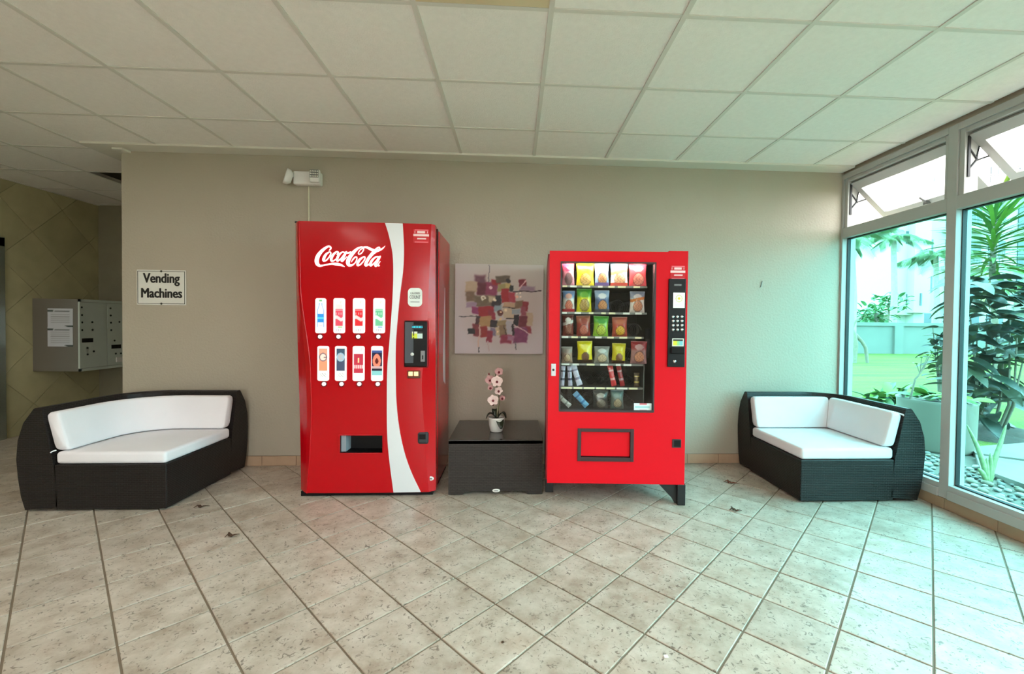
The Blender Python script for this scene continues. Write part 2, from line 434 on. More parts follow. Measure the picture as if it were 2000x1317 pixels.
for c in range(-10, 6):
    for r in range(-10, 8):
        if (c, r) == HOLE or (c, r) in LIGHTS: continue
        x0, x1, y0, y1 = GX + c * GS + .004, GX + (c + 1) * GS - .004, GY + r * GS + .004, GY + (r + 1) * GS - .004
        whole = x0 > LX and x1 < WX and y0 > RYB and y1 < CY
        x0, x1, y0, y1 = max(x0, LX + .001), min(x1, WX - .001), max(y0, RYB), min(y1, CY)
        if x1 > -3.47 and y1 > STRIP_Y:
            if x0 > -3.5: y1 = STRIP_Y
            whole = False
        if x1 - x0 < 0.03 or y1 - y0 < 0.03: continue
        if whole:
            if cell_me is None:
                mm = MB().box(-.3008, .3008, -.3008, .3008, 0, .016, 0.002); o = mm.build('ceiling_board', M_CEILT, None); cell_me = o.data; bpy.data.objects.remove(o)
            inst(cell_me, 'ceiling_board', ((x0 + x1) / 2, (y0 + y1) / 2, HC + .0045 + R.uniform(0, .0008)), parent=ceil)
        else:
            box('ceiling_board', x0, x1, y0, y1, HC + .0045, HC + .02, M_CEILT, ceil)
# structural slab above the plenum
tag(box('ceiling_slab', LX - .3, 3.25, RYB - .3, CY + .3, 3.1, 3.3, mat('raw_concrete', '6E6C66', 0.9, noise=0.1)), kind='structure')
# troffers: one in view, the rest added unseen to brighten the lobby
M_LAMP = mat('lit_diffuser', 'FFF3E9', 0.6, emit=5.6)
lbl = {(-1, -2): 'lit fluorescent ceiling troffer in the grid above the snack vending machine and table'}
for (c, r) in [(-1, -2), (-5, -2), (2, -5), (-1, -7), (-5, -6), (-8, -2), (-8, -6)]:
    x0, y0 = GX + c * GS, GY + r * GS; x1, y1 = x0 + GS, y0 + 2 * GS
    t = empty('ceiling_light', ((x0 + x1) / 2, (y0 + y1) / 2, HC), lbl.get((c, r), 'lit troffer added out of view in the grid ceiling to brighten the lobby'), 'light', 'recessed ceiling troffers')
    f = MB()
    for (a, b_, c_, d) in ((x0 + .012, x0 + .065, y0 + .012, y1 - .012), (x1 - .065, x1 - .012, y0 + .012, y1 - .012), (x0 + .065, x1 - .065, y0 + .012, y0 + .065), (x0 + .065, x1 - .065, y1 - .065, y1 - .012)):
        f.box(a, b_, c_, d, HC + .001, HC + .02)
    f.build('frame', mat('troffer_frame', 'D9C9A6', 0.4), t)
    box('diffuser', x0 + .065, x1 - .065, y0 + .065, y1 - .065, HC + .008, HC + .014, M_LAMP, t)

# walls
tag(box('wall_back', XW0, 3.10, WY, WY + 0.16, 0, 3.1, M_WALL), kind='structure')
tag(box('wall_partition', XW0, XW0 + 0.12, WY + 0.16, CY, 0, 3.1, M_WALL), kind='structure')
tag(box('wall_corridor', LX - 0.1, XW0 + 0.2, CY, CY + 0.12, 0, 3.1, mat('corridor_paint', '8F8A74', 0.7, noise=0.05)), kind='structure')
trim = tag(MB().box(-3.47, WX - .002, STRIP_Y, WY - .001, HC - .012, HC + .012, .003).box(-3.47, XW0 - .001, WY, 4.0, HC - .012, HC + .012, .003).build('trim_1', M_TRIM), kind='structure')
box('drooping_end', XW0 - .001, -3.20, STRIP_Y + .06, WY - .002, HC - .030, HC - .012, M_TRIM, trim, .004)
# skirting tiles along the back wall
sk = tag(MB().box(XW0, WX, WY - .004, WY - .001, 0.001, .085).build('baseboard_back', M_GROUT), kind='structure')
x = XW0
while x < WX:
    x2 = min(x + 0.285, WX); box('skirting_tile', x + .0015, x2 - .0015, WY - .013, WY - .004, .001, .083, M_SKIRT, sk, .002); x = x2
# left wall clad in diagonal stone tiles
lw = tag(box('wall_left', LX - 0.12, LX - 0.008, RYB, CY, 0, 3.1, mat('left_wall_joint', '86825F', 0.9)), kind='structure')
M_WT = mat('corridor_wall_tile', 'B6B088', 0.45, noise=0.12, nscale=5, rnd=0.06)
D = 0.62
for i in range(-12, 24):
    for j in range(-2, 12):
        cy_, cz_ = (i + (j % 2) * .5) * D, j * D / 2
        poly = [(cy_ - D / 2 + .003, cz_), (cy_, cz_ - D / 2 + .003), (cy_ + D / 2 - .003, cz_), (cy_, cz_ + D / 2 - .003)]
        q = clip(clip(clip(clip(poly, 0, 2.6, False), 0, CY, True), 1, 0.0, False), 1, 2.66, True)
        # keep clear of the lift opening
        if len(q) < 3 or area(q) < 1e-3: continue
        if max(p[0] for p in q) > 3.42 and min(p[0] for p in q) < 4.68 and min(p[1] for p in q) < 2.06:
            parts = [clip(q, 0, 4.68, False), clip(clip(q, 0, 4.68, True), 1, 2.06, False)]
        else: parts = [q]
        for pt in parts:
            if len(pt) >= 3 and area(pt) > 1e-3: MB().prism(pt, LX - 0.008, LX, 0).build('wall_tile', M_WT, lw)
# rear wall of the lobby: unseen, with clear glazing added to let daylight in from behind
rw = MB(); rw.box(LX - .1, -1.75, RYB - .15, RYB, 0, 3.1); rw.box(-0.05, 3.1, RYB - .15, RYB, 0, 3.1); rw.box(-1.75, -0.05, RYB - .15, RYB, 2.5, 3.1)
tag(rw.build('wall_rear', M_WALL), kind='structure')
wr = empty('window_1', (-0.90, RYB, 0), kind='structure')
f = MB()
xs = [-1.715 + .815 * k for k in range(3)]
for k, x in enumerate(xs): f.box(x - .035, x + .035, RYB - .11, RYB - .01, 0, 2.5)
f.box(-1.75, -.05, RYB - .11, RYB - .01, 2.43, 2.5); f.box(-1.75, -.05, RYB - .11, RYB - .01, 0, .09)
f.build('window_frame', M_FRAME, wr)
for k in range(2): box('pane', xs[k] + .035, xs[k + 1] - .035, RYB - .065, RYB - .059, .09, 2.43, M_CLEAR, wr)

# window wall on the right
ZT0, ZT1, ZH = 2.045, 2.135, 2.545
ys = [WY - .012, 2.838]                    # near edge of the corner jamb, far edge of first mullion
MULL = [(2.772, 2.838)]
y = 2.772
while y > RYB + .4:
    y -= 0.98; MULL.append((y - .066, y)); y -= .066
right = empty('wall_right', (3.02, 0.3, 0), kind='structure')
st = MB(); st.box(2.985, 3.10, RYB, WY, 0, .075); st.build('window_kerb', mat('kerb_plaster', 'A89A88', 0.7, noise=0.05), right)
box('window_head_wall', WX + .02, 3.12, RYB, WY, 2.62, 3.1, M_WALL, right)
bbr = tag(MB().box(2.972, 2.985, RYB, WY - .013, 0.001, .075).build('baseboard_right', M_GROUT), kind='structure')
y = WY - .014
while y > 0.4:
    y2 = y - .33; box('skirting_tile', 2.958, 2.972, y2 + .0015, y - .0015, .001, .074, mat('kerb_tile', 'A58C72', 0.45, noise=0.08), bbr, .002); y = y2
bays = [(MULL[0][1], WY - .02)] + [(MULL[k + 1][1], MULL[k][0]) for k in range(len(MULL) - 1)]
for k, (ya, yb) in enumerate(bays):        # ya nearer the lobby front, yb nearer the back wall
    if k > 4:                              # unseen bays closed off with solid panels to cut the daylight
        box('daylight_block', WX + .01, 3.10, ya - .066, yb, .075, 2.62, M_WALL, right); continue
    wn = empty('window_%d' % (k + 2), (3.02, (ya + yb) / 2, .075), kind='structure')
    fr = MB()
    m0 = MULL[k][0] if k < len(MULL) else ya - .066
    fr.box(WX, 3.075, m0, ya, .075, 2.62, .003)                      # mullion at the near side
    if k == 0: fr.box(WX, 3.075, yb, WY, .075, 2.62)
    fr.box(WX, 3.075, ya, yb, ZT0, ZT1, .003)                        # transom
    fr.box(WX - .012, 3.075, ya, yb, .075, .135, .004)               # bottom rail, stepped
    fr.box(WX, 3.075, ya, yb, .135, .17)
    fr.box(WX, 3.075, ya, yb, 2.575, 2.62)
    # inner frame around the awning
    fr.box(WX + .012, 3.07, ya, ya + .03, ZT1, 2.575, .003); fr.box(WX + .012, 3.07, yb - .035, yb, ZT1, 2.575, .003)
    fr.box(WX + .012, 3.07, ya + .03, yb - .035, ZH, 2.575, .003)
    fr.build('window_frame', M_FRAME, wn)
    gk = MB(); g0, g1 = 3.004, 3.036
    gk.box(g0, g1, ya - .001, ya + .006, .17, ZT0); gk.box(g0, g1, yb - .006, yb + .001, .17, ZT0); gk.box(g0, g1, ya, yb, ZT0 - .008, ZT0 + .001); gk.box(g0, g1, ya, yb, .169, .177)
    gk.build('gasket', M_GASKET, wn)
    box('pane', 3.017, 3.023, ya, yb, .17, ZT0, M_TEAL if k < 3 else M_CLEAR, wn)
    # awning sash: hinged on friction stays, swung out at the bottom
    a = math.radians(47); L = .43; y0, y1 = ya + .034, yb - .039
    hx_, hz_ = 2.992, ZH - .022
    def sp(t, n): return (hx_ + math.sin(a) * t + math.cos(a) * n, hz_ - math.cos(a) * t + math.sin(a) * n)
    sash = MB()
    def bar(t0, t1, yy0, yy1, n0=0, n1=.032):
        pts = [sp(t0, n0), sp(t1, n0), sp(t1, n1), sp(t0, n1)]
        sash.prism([(p[0], p[1]) for p in pts], yy0, yy1, 1)
    bar(0, .075, y0, y1); bar(L - .05, L, y0, y1); bar(.075, L - .05, y0, y0 + .055); bar(.075, L - .05, y1 - .055, y1)
    so = sash.build('awning_sash', M_FRAME, wn)
    gl = MB(); gl.prism([sp(.07, .013), sp(L - .045, .013), sp(L - .045, .018), sp(.07, .018)], y0 + .05, y1 - .05, 1); gl.build('awning_pane', M_CLEAR, so)
    for yy in (y0 - .002, y1 + .002):
        arm = MB()
        pa = sp(.20, .01); pb = sp(.10, .01)
        arm.tube([(3.0, yy, 2.30), (3.05, yy, 2.36), (pa[0], yy, pa[1])], .006, 6)
        arm.tube([(3.0, yy, 2.44), (3.055, yy, 2.37)], .006, 6); arm.tube([(pb[0], yy, pb[1]), (3.05, yy, 2.36)], .005, 6)
        arm.box(2.99, 3.006, yy - .006, yy + .006, 2.25, 2.52)
        arm.build('friction_stay', M_DARK, wn)
    hd = MB(); p0, p1 = sp(L - .02, -.004), sp(L - .10, -.02); ym = (y0 + y1) / 2
    hd.tube([(p0[0], ym, p0[1]), (p1[0], ym, p1[1])], .008, 8); hd.box(p0[0] - .02, p0[0] + .012, ym - .02, ym + .02, p0[1] - .012, p0[1] + .01)
    hd.build('handle', M_GREY, so)

# ================================================================== DRINKS MACHINE
CY0 = 3.10
coke = empty('drinks_vending_machine', (-1.05, 3.40, 0), 'tall glossy red drinks vending machine with white ribbon stripe and glowing script lettering', 'vending machine')
xr_t = [(1.94, -1.500), (1.48, -1.491), (.91, -1.423), (.62, -1.412), (.3, -1.425), (.03, -1.445)]
xc_t = [(1.94, -.592), (1.5, -.607), (1.33, -.613), (.8, -.652), (.3, -.621), (.03, -.598)]
CZ0, CZ1 = .032, 1.937
def cxl(z): return -1.522 - .040 * sst(0, 1.9, z)
def cxr(z): return -.553 - .018 * (z / 1.93)
def cxrg(z): return interp(xr_t, z)
def cxcr(z): return interp(xc_t, z)
def cfy(x, z):
    a, b = cxrg(z), cxcr(z)
    if x < a: return CY0 + .075 * ((a - x) / max(.02, a - cxl(z))) ** 1.3
    if x > b: return CY0 + .030 * (x - b) / max(.01, cxr(z) - b)
    t = (x - (a + b) / 2) / ((b - a) / 2); return CY0 - .006 * (1 - t * t)
s0, s1, sz0, sz1 = -1.215, -.922, .318, .440
zs = sorted(set([CZ0 + (CZ1 - CZ0) * k / 40 for k in range(41)] + [sz0, sz1]))
cols = []
for z in zs:
    a, b, l, r_ = cxrg(z), cxcr(z), cxl(z), cxr(z)
    row = [l, l + (a - l) * .33, l + (a - l) * .66, a, a + .006, (a + s0) / 2, s0, (s0 + s1) / 2, s1, s1 + (b - s1) * .33, s1 + (b - s1) * .66, b - .006, b, (b + r_) / 2, r_]
    cols.append([(l + .004, CY0 + .13, z)] + [(x, cfy(x, z), z) for x in row] + [(r_ - .002, CY0 + .10, z)])
d = MB(); n = len(cols[0]); vs_ = [p for row in cols for p in row]; fs_ = []
for j in range(len(zs) - 1):
    for i in range(n - 1):
        if 7 <= i <= 8 and zs[j] >= sz0 - 1e-6 and zs[j + 1] <= sz1 + 1e-6: continue
        fs_.append((j * n + i, j * n + i + 1, (j + 1) * n + i + 1, (j + 1) * n + i))
d.add(vs_, fs_, False)
d.add(cols[-1], [list(range(n))]); d.add(cols[0], [list(range(n))[::-1]])
door = d.build('front_door', M_RED, coke, fix=False)
# delivery slot recess
rc = MB(); y0, y1 = CY0 - .006, CY0 + .16
rc.add([(s0, y0, sz0), (s1, y0, sz0), (s1, y0, sz1), (s0, y0, sz1), (s0 + .03, y1, sz0), (s1, y1, sz0), (s1, y1, sz1), (s0 + .03, y1, sz1)],
       [(0, 1, 5, 4), (1, 2, 6, 5), (2, 3, 7, 6), (3, 0, 4, 7), (4, 5, 6, 7)])
slot = rc.build('delivery_slot', M_BLACK, coke)
box('slot_cheek', s0 + .002, s0 + .036, CY0 + .008, CY0 + .14, sz0 + .004, sz1 - .004, mat('grey_plastic', '8A949C', 0.5), slot)
fr = MB()
for (a, b, c, e) in ((s0 - .014, s0, sz0 - .008, sz1 + .008), (s1, s1 + .006, sz0 - .008, sz1 + .008), (s0, s1, sz1, sz1 + .008), (s0, s1, sz0 - .008, sz0)):
    fr.box(a, b, CY0 - .012, CY0 + .002, c, e, .002)
fr.build('slot_surround', M_RED, coke)
# ridge bead, cabinet, black seal, base
rd = MB(); rd.tube([(cxrg(z), cfy(cxrg(z), z) - .001, z) for z in zs], .005, 8); rd.build('ridge', M_RED, coke)
sl = MB(); sl.box(-1.515, -.566, CY0 + .10, CY0 + .135, .04, 1.925); seal = sl.build('door_seal', M_BLACK, coke)
for z in (1.62, 1.31, 1.0, .72, .44, .2): MB().lathe([(0, -.004), (.006, -.003), (.006, .001)], (-.565, CY0 + .118, z), 10, 0).build('rivet', M_CHROME, seal)
cab = box('cabinet', -1.515, -.560, CY0 + .135, 3.755, .04, 1.915, M_RED, coke, .006)
hg = MB(); hg.box(-1.56, -1.40, CY0 + .06, CY0 + .16, 1.937, 1.948); hg.build('top_hinge', M_BLACK, coke)
def spear(y):   # white contour streak on the cabinet side
    return interp([(.74, .001), (.78, .035), (.95, .04), (1.1, .03), (1.3, .02), (1.52, .003)], y)
sp_ = MB(); pts = [.742 + .78 * k / 24 for k in range(25)]
poly = [(3.56 - .06 * (z - .74), z) for z in pts] + [(3.56 - .06 * (z - .74) - 2.6 * spear(z), z) for z in pts[::-1]]
sp_.prism(poly, -.5605, -.5585, 0); sp_.build('side_streak', mat('white_streak', 'DCE3EC', 0.3, coat=0.4), cab)
box('base_plinth', -1.50, -.575, CY0 + .03, 3.72, 0, .034, M_BLACK, coke)
# ribbon
Lf = [(752, 435), (759, 457), (767, 496), (768.5, 537), (767, 582), (764, 628), (760, 680), (757, 715), (756, 774), (756.6, 845), (760, 892), (769.5, 966)]
Rt = [(787, 436), (789.5, 480), (789, 514), (787, 537), (782.6, 571), (778, 616), (774, 670), (773.5, 727), (775, 786), (780, 833), (789.5, 880), (803.7, 922), (822, 961)]
def edge(tab): return [(p.z, p.x) for p in (PY(a, b, CY0) for a, b in tab)]
Le, Re = edge(Lf), edge(Rt)
def crom(tab, x):
    tab = sorted(tab); n = len(tab)
    if x <= tab[0][0]: return tab[0][1]
    if x >= tab[-1][0]: return tab[-1][1]
    for i in range(n - 1):
        if x <= tab[i + 1][0]:
            x0, y0 = tab[i]; x1, y1 = tab[i + 1]
            m0 = (y1 - tab[i - 1][1]) / (x1 - tab[i - 1][0]) if i else (y1 - y0) / (x1 - x0)
            m1 = (tab[i + 2][1] - y0) / (tab[i + 2][0] - x0) if i + 2 < n else (y1 - y0) / (x1 - x0)
            h = x1 - x0; t = (x - x0) / h
            return (2 * t ** 3 - 3 * t * t + 1) * y0 + (t ** 3 - 2 * t * t + t) * h * m0 + (-2 * t ** 3 + 3 * t * t) * y1 + (t ** 3 - t * t) * h * m1
rb = MB(); zz = [CZ0 + .002 + (CZ1 - CZ0 - .004) * k / 60 for k in range(61)]; vs_ = []; fs_ = []
for z in zz:
    a, b = crom(Le, z), crom(Re, z)
    vs_ += [(a, cfy(a, z) + .001, z), (a + .001, cfy(a, z) - .004, z), (b - .001, cfy(b, z) - .004, z), (b, cfy(b, z) + .001, z)]
for j in range(60):
    for i in range(3): fs_.append((j * 4 + i, j * 4 + i + 1, j * 4 + i + 5, j * 4 + i + 4))
rb.add(vs_, fs_, False); rb.build('ribbon_stripe', M_SILVER, coke)
# script lettering, traced stroke by stroke
STROKES = [
 [(487, 245, 18), (520, 212, 32), (518, 168, 38), (475, 147, 38), (400, 182, 55), (300, 265, 75), (218, 370, 92), (182, 480, 100), (195, 570, 88), (255, 618, 52), (340, 610, 34), (450, 588, 34), (560, 572, 42), (650, 580, 66), (730, 590, 62), (800, 612, 40), (865, 645, 6)],
 [(480, 288, 26), (405, 345, 52), (355, 440, 64), (352, 500, 44), (420, 482, 30), (490, 400, 28), (525, 325, 28), (510, 288, 28), (480, 288, 26)],
 [(680, 345, 22), (708, 300, 34), (668, 280, 34), (590, 345, 54), (538, 440, 60), (548, 502, 44), (610, 490, 28), (690, 425, 18)],
 [(870, 300, 28), (800, 292, 30), (722, 362, 50), (680, 452, 58), (692, 502, 42), (760, 455, 24), (840, 355, 18), (885, 292, 26)],
 [(905, 285, 38), (840, 405, 54), (792, 480, 54), (805, 508, 38), (855, 470, 24), (918, 402, 12)],
 [(935, 312, 34), (1012, 292, 34)],
 [(1318, 195, 20), (1250, 230, 18), (1200, 308, 20), (1220, 343, 22), (1280, 308, 22), (1325, 232, 22), (1318, 182, 26), (1270, 168, 32), (1180, 205, 52), (1080, 295, 76), (985, 420, 92), (945, 530, 92), (965, 598, 72), (1030, 610, 44), (1110, 560, 24), (1158, 475, 24), (1160, 415, 26), (1120, 412, 30), (1065, 470, 28), (1030, 530, 12)],
 [(1300, 172, 24), (1400, 172, 48), (1480, 208, 58), (1560, 243, 62), (1650, 258, 54), (1740, 228, 42), (1800, 190, 26), (1848, 138, 5)],
 [(1320, 408, 28), (1235, 470, 54), (1182, 560, 58), (1188, 612, 42), (1250, 590, 28), (1330, 502, 28), (1363, 430, 28), (1345, 402, 26), (1320, 408, 28)],
 [(1480, 440, 22), (1560, 345, 22), (1650, 272, 24), (1712, 212, 26), (1708, 172, 28), (1660, 192, 34), (1560, 290, 54), (1455, 430, 68), (1385, 560, 70), (1376, 610, 52), (1420, 608, 38), (1490, 560, 20)],
 [(1690, 402, 32), (1620, 410, 34), (1540, 480, 50), (1492, 570, 58), (1502, 618, 42), (1570, 570, 24), (1660, 462, 18), (1705, 402, 26)],
 [(1728, 397, 38), (1660, 520, 54), (1612, 592, 52), (1625, 630, 38), (1672, 600, 24), (1730, 515, 10)],
 [(1688, 619, 30), (1706, 617, 30)]]
def catmull(pts, k=6):
    out = []
    for i in range(len(pts) - 1):
        p0, p1, p2, p3 = [Vector(pts[max(0, min(len(pts) - 1, q))]) for q in (i - 1, i, i + 1, i + 2)]
        for j in range(k):
            t = j / k
            out.append(0.5 * ((2 * p1) + (p2 - p0) * t + (2 * p0 - 5 * p1 + 4 * p2 - p3) * t * t + (3 * p1 - p0 - 3 * p2 + p3) * t ** 3))
    out.append(Vector(pts[-1])); return out
lg = MB(); layer = 0
for st_ in STROKES:
    cp = catmull(st_); vs_ = []; layer += 1
    for i, p in enumerate(cp):
        t = (cp[min(i + 1, len(cp) - 1)] - cp[max(0, i - 1)]); t = Vector((t.x, t.y)); t = t.normalized() if t.length else Vector((1, 0))
        nrm = Vector((-t.y, t.x)) * max(2, p.z) / 2
        for sg in (1, -1):
            q = PY(605 + (p.x + sg * nrm.x) / 12.5, 470 + (p.y + sg * nrm.y) / 12.5, CY0)
            vs_.append((q.x, cfy(q.x, q.z) - .0035 - .00012 * layer, q.z))
    lg.add(vs_, [(2 * i, 2 * i + 1, 2 * i + 3, 2 * i + 2) for i in range(len(cp) - 1)])
    for e in (0, len(cp) - 1):            # round ends
        c = cp[e]; rr = c.z / 2; ring = []
        for k in range(10):
            q = PY(605 + (c.x + rr * math.cos(k * PI / 5)) / 12.5, 470 + (c.y + rr * math.sin(k * PI / 5)) / 12.5, CY0); ring.append((q.x, cfy(q.x, q.z) - .0035 - .00012 * layer, q.z))
        lg.add(ring, [list(range(10))])
lo = lg.build('script_lettering', mat('backlit_white', 'FFF6F4', 0.4, emit=1.3), coke); lo['label'] = 'glowing white script lettering'
# drink selection buttons
W_ = (.97, .95, .94)
def can(fn):
    return fn
def sel_water(u, v):
    c = W_
    bx = abs(u - .5)
    wid = .30 if v < .62 else .30 * (1 - sst(.62, .84, v) * .62)
    if .17 < v < .86 and abs(bx - wid) < .04: c = (.50, .66, .86)
    if bx < .30 and .30 < v < .56: c = (.20, .55, .85) if not .40 < v < .46 else (.35, .80, .95)
    if bx < .12 and .91 < v < .96: c = (.45, .72, .5)
    if bx < .18 and .215 < v < .23: c = (.85, .6, .65)
    return c
def sel_can(base, alt, fruit=None):
    def f(u, v):
        c = W_; bx = abs(u - .5)
        if bx < .34 and .20 < v < .70:
            c = base
            if abs(v - .43 - .035 * math.sin(u * 7)) < .05: c = mixc(base, (1, .95, .95), .8)
            if .53 < v < .60 and math.sin(u * 30) > .2: c = mixc(base, (1, 1, 1), .45)
            if abs(v - .66) < .02: c = mixc(base, (1, 1, 1), .4)
        elif bx < .30 and .70 <= v < .82: c = mixc(W_, alt, .35)
        if fruit and abs(u - .6) < .2 and .15 < v < .20: c = fruit
        if .05 < v < .12 and abs(math.sin(u * 17)) > .75 and bx < .32: c = (.72, .72, .75)
        if .84 < v < .93 and .45 < u < .85 and abs(u - v + .25) < .06: c = (.82, .80, .78)
        return c
    return f
def sel_bottle(base, lower, seal_):
    def f(u, v):
        c = W_; bx = abs(u - .5)
        if bx < .38 and .29 < v < .92: c = base if v > .56 else lower
        if math.hypot((u - .5) * .9, (v - .68) * 2.6) < .32: c = seal_ if math.hypot((u - .5) * .9, (v - .68) * 2.6) > .24 else mixc(base, W_, .6)
        if .54 < u < .75 and .66 < v < .70: c = seal_
        if .10 < v < .22 and abs(math.sin(u * 13 + v * 40)) > .8 and bx < .3: c = (.65, .68, .68)
        return c
    return f
def sel_energy(u, v):
    c = W_; bx = abs(u - .5)
    if bx < .44 and .16 < v < .88:
        c = (.12, .13, .24)
        if v > .80: c = (.22, .32, .55)
        e = math.hypot((u - .48), (v - .57) * 1.7)
        if e < .34: c = (.92, .50, .40)
        if e < .14: c = (.35, .10, .08)
        if .36 < v < .42: c = (.75, .62, .62)
        if .30 < v < .34: c = (.05, .05, .10)
        if v < .29: c = (.50, .75, .76)
    return c
def sel_juice(u, v):
    c = W_; bx = abs(u - .5)
    if bx < .40 and .22 < v < .78:
        c = (.72, .20, .28)
        if bx < .07 and .52 < v < .66: c = (1, .8, .6)
        if .36 < v < .46: c = mixc((.9, .3, .35), W_, .5 + .4 * math.sin(u * 40))
    if .84 < v < .96 and u > .55 and abs(u - v + .15) < .07: c = (.78, .80, .80)
    return c
sel = [(617, 638, 583, 651, sel_water, 'water bottle button'), (652.5, 675, 583, 651, sel_can((.88, .30, .38), (.9, .6, .6), (.55, .75, .45)), 'pink can button'),
       (690.5, 714, 583, 651, sel_can((.92, .16, .20), (.9, .85, .85)), 'red can button'), (730, 753, 583, 651, sel_can((.40, .72, .55), (.7, .85, .75), (.4, .6, .8)), 'green can button'),
       (621, 643.5, 676, 744, sel_bottle((.97, .62, .52), (.98, .58, .45), (.45, .40, .42)), 'orange bottle button'), (655.5, 678, 676, 744, sel_bottle((.24, .32, .40), (.26, .30, .40), (.60, .72, .80)), 'blue bottle button'),
       (690, 713, 676, 744, sel_juice, 'red juice button'), (726, 749, 676, 744, sel_energy, 'dark can button')]
for (a, b, c, e, fn, lb) in sel:
    p, q = PY(a, e, CY0), PY(b, c, CY0)
    o = panel('drink_button', p.x, q.x, p.z, q.z, -.008, fn, M_BACKLIT, coke, 26, 60, rad=.014, thick=.009, ysurf=cfy); o['label'] = lb
    cx_ = (p.x + q.x) / 2 - (.006 if c < 600 else -.004); z_ = p.z - (.024 if c < 600 else .022)
    MB().lathe([(.021, .001), (.021, -.003), (.016, -.004)], (cx_, cfy(cx_, z_), z_), 20, 1).build('light_bezel', mat('dark_red_plastic', '4A0008', 0.4), coke)
    MB().lathe([(.0135, .002), (.0135, -.005), (.010, -.008), (0, -.009)], (cx_, cfy(cx_, z_), z_), 18, 1).build('indicator_light', mat('lit_indicator', 'FFF0EC', 0.4, emit=0.9), coke)
# payment column
def bb(px0, px1, py0, py1, Y=CY0):
    p, q = PY(px0, py1, Y), PY(px1, py0, Y); return p.x, q.x, p.z, q.z
x0, x1, z0, z1 = bb(789.5, 835.5, 627, 717)
MB().box(x0 - .006, x1 + .006, CY0 - .008, CY0 + .04, z0 - .006, z1 + .006, .012).build('payment_bezel', mat('dark_red_bezel', '8E0014', 0.35), coke)
pay = MB().box(x0, x1, CY0 - .012, CY0 + .03, z0, z1, .010).build('payment_panel', M_BLACK, coke)
MB().prism([(x0 + .008, CY0 - .012), (x0 + .0655, CY0 - .012), (x0 + .0655, CY0 - .014), (x0 + .010, CY0 - .026)], z0 + .03, z1 - .01, 2).build('card_swipe', mat('slate_plastic', '3A4048', 0.35), pay)
def scr(u, v): return (.10, .75, .85) if .3 < v < .7 and abs(math.sin(u * 14)) > .35 else (.02, .10, .14)
a, b, c, e = bb(803, 826, 635, 643); panel('display', a, b, c, e, CY0 - .016, scr, M_BACKLIT, pay, 20, 8)
def warn(u, v):
    if u < .55:
        if .12 < u < .22 and (v > .35 or v < .2): return (.1, .1, .05)
        return (.85, .90, .25) if v < .75 else (.9, .92, .85)
    return (.80, .90, .88) if v < .75 else (.1, .12, .12)
a, b, c, e = bb(805, 826, 648, 661); panel('warning_sticker', a, b, c, e, CY0 - .016, warn, M_PRINT, pay, 20, 12)
p = PY(806, 692, CY0); MB().lathe([(.012, .002), (.012, -.006), (.008, -.009), (0, -.01)], (p.x, CY0 - .012, p.z), 16, 1).build('coin_button', M_WHITE, pay)
a, b, c, e = bb(822, 831, 685, 707); plate = MB().box(a, b, CY0 - .018, CY0 - .01, c, e, .004).build('coin_plate', M_GREY, pay)
MB().box((a + b) / 2 - .004, (a + b) / 2 + .004, CY0 - .021, CY0 - .017, (c + e) / 2 - .02, (c + e) / 2 + .008).build('coin_slot', M_BLACK, plate)
a, b, c, e = bb(796, 821, 724, 739); mw = MB().box(a, b, CY0 - .008, CY0 + .01, c, e, .004).build('change_indicator', mat('amber_housing', '5A2408', 0.4), coke)
for k in (.27, .70):
    xx = a + (b - a) * k; MB().box(xx - .016, xx + .014, CY0 - .011, CY0 - .006, c + .018, e - .008, .002).build('amber_light', mat('amber_lit', 'FFD890', 0.4, emit=0.7), mw)
a, b, c, e = bb(814, 837, 843, 869); co = MB().box(a, b, CY0 - .006, CY0 + .05, c, e, .018).build('coin_return', M_DARK, coke)
MB().box(a + .018, b - .018, CY0 - .0075, CY0 - .003, c + .04, e - .018, .004).build('return_flap', M_BLACK, co)
def callab(u, v): return (.90, .94, .92) if not (.08 < v < .9 and False) else (.9, .9, .9)
a, b, c, e = bb(797, 825, 563, 599); cl = panel('calorie_sticker', a, b, c, e, -.004, callab, M_PRINT, coke, 16, 20, rad=.03, thick=.004, ysurf=cfy)
M_INK = mat('dark_ink', '3C4448', 0.6); xm = (a + b) / 2; yl = cfy(xm, 1.42) - .0055
text('calorie_text', 'CALORIES', xm, e - .044, yl, .019, M_INK, cl, .78); text('count_text', 'COUNT', xm, e - .076, yl, .034, M_INK, cl, .62)
box('small_print', a + .018, b - .018, yl, yl + .001, c + .030, c + .036, mat('grey_ink', '9AA4A4', 0.6), cl)
def notice(u, v):
    r = (.80, .02, .10); w_ = (.98, .85, .86)
    if v > .93 or v < .10: return (.95, .45, .5) if .08 < u < .95 else r
    if .48 < v < .66: return w_
    if .70 < v < .88 and (.25 < u < .75 or .08 < u < .13 or .87 < u < .92): return w_
    if .24 < v < .36 and .26 < u < .82: return w_
    return r
a, b, c, e = bb(807.5, 838, 449, 474); panel('notice_sticker', a, b, c, e, -.002, notice, M_PRINT, coke, 30, 30, thick=.002, ysurf=cfy)
p = PY(841, 936, CY0); ov = MB().lathe([(0, -.003), (.018, -.003), (.020, 0)], (0, 0, 0), 20, 1)
ov.v = [(p.x - .002 + q[0] * 1.15, cfy(p.x, p.z) + q[1] - .001, p.z + q[2] * .8) for q in ov.v]; ovo = ov.build('maker_badge', M_WHITE, coke)
box('badge_print', p.x - .014, p.x + .010, cfy(p.x, p.z) - .0055, cfy(p.x, p.z) - .004, p.z - .004, p.z + .004, M_GREY, ovo)

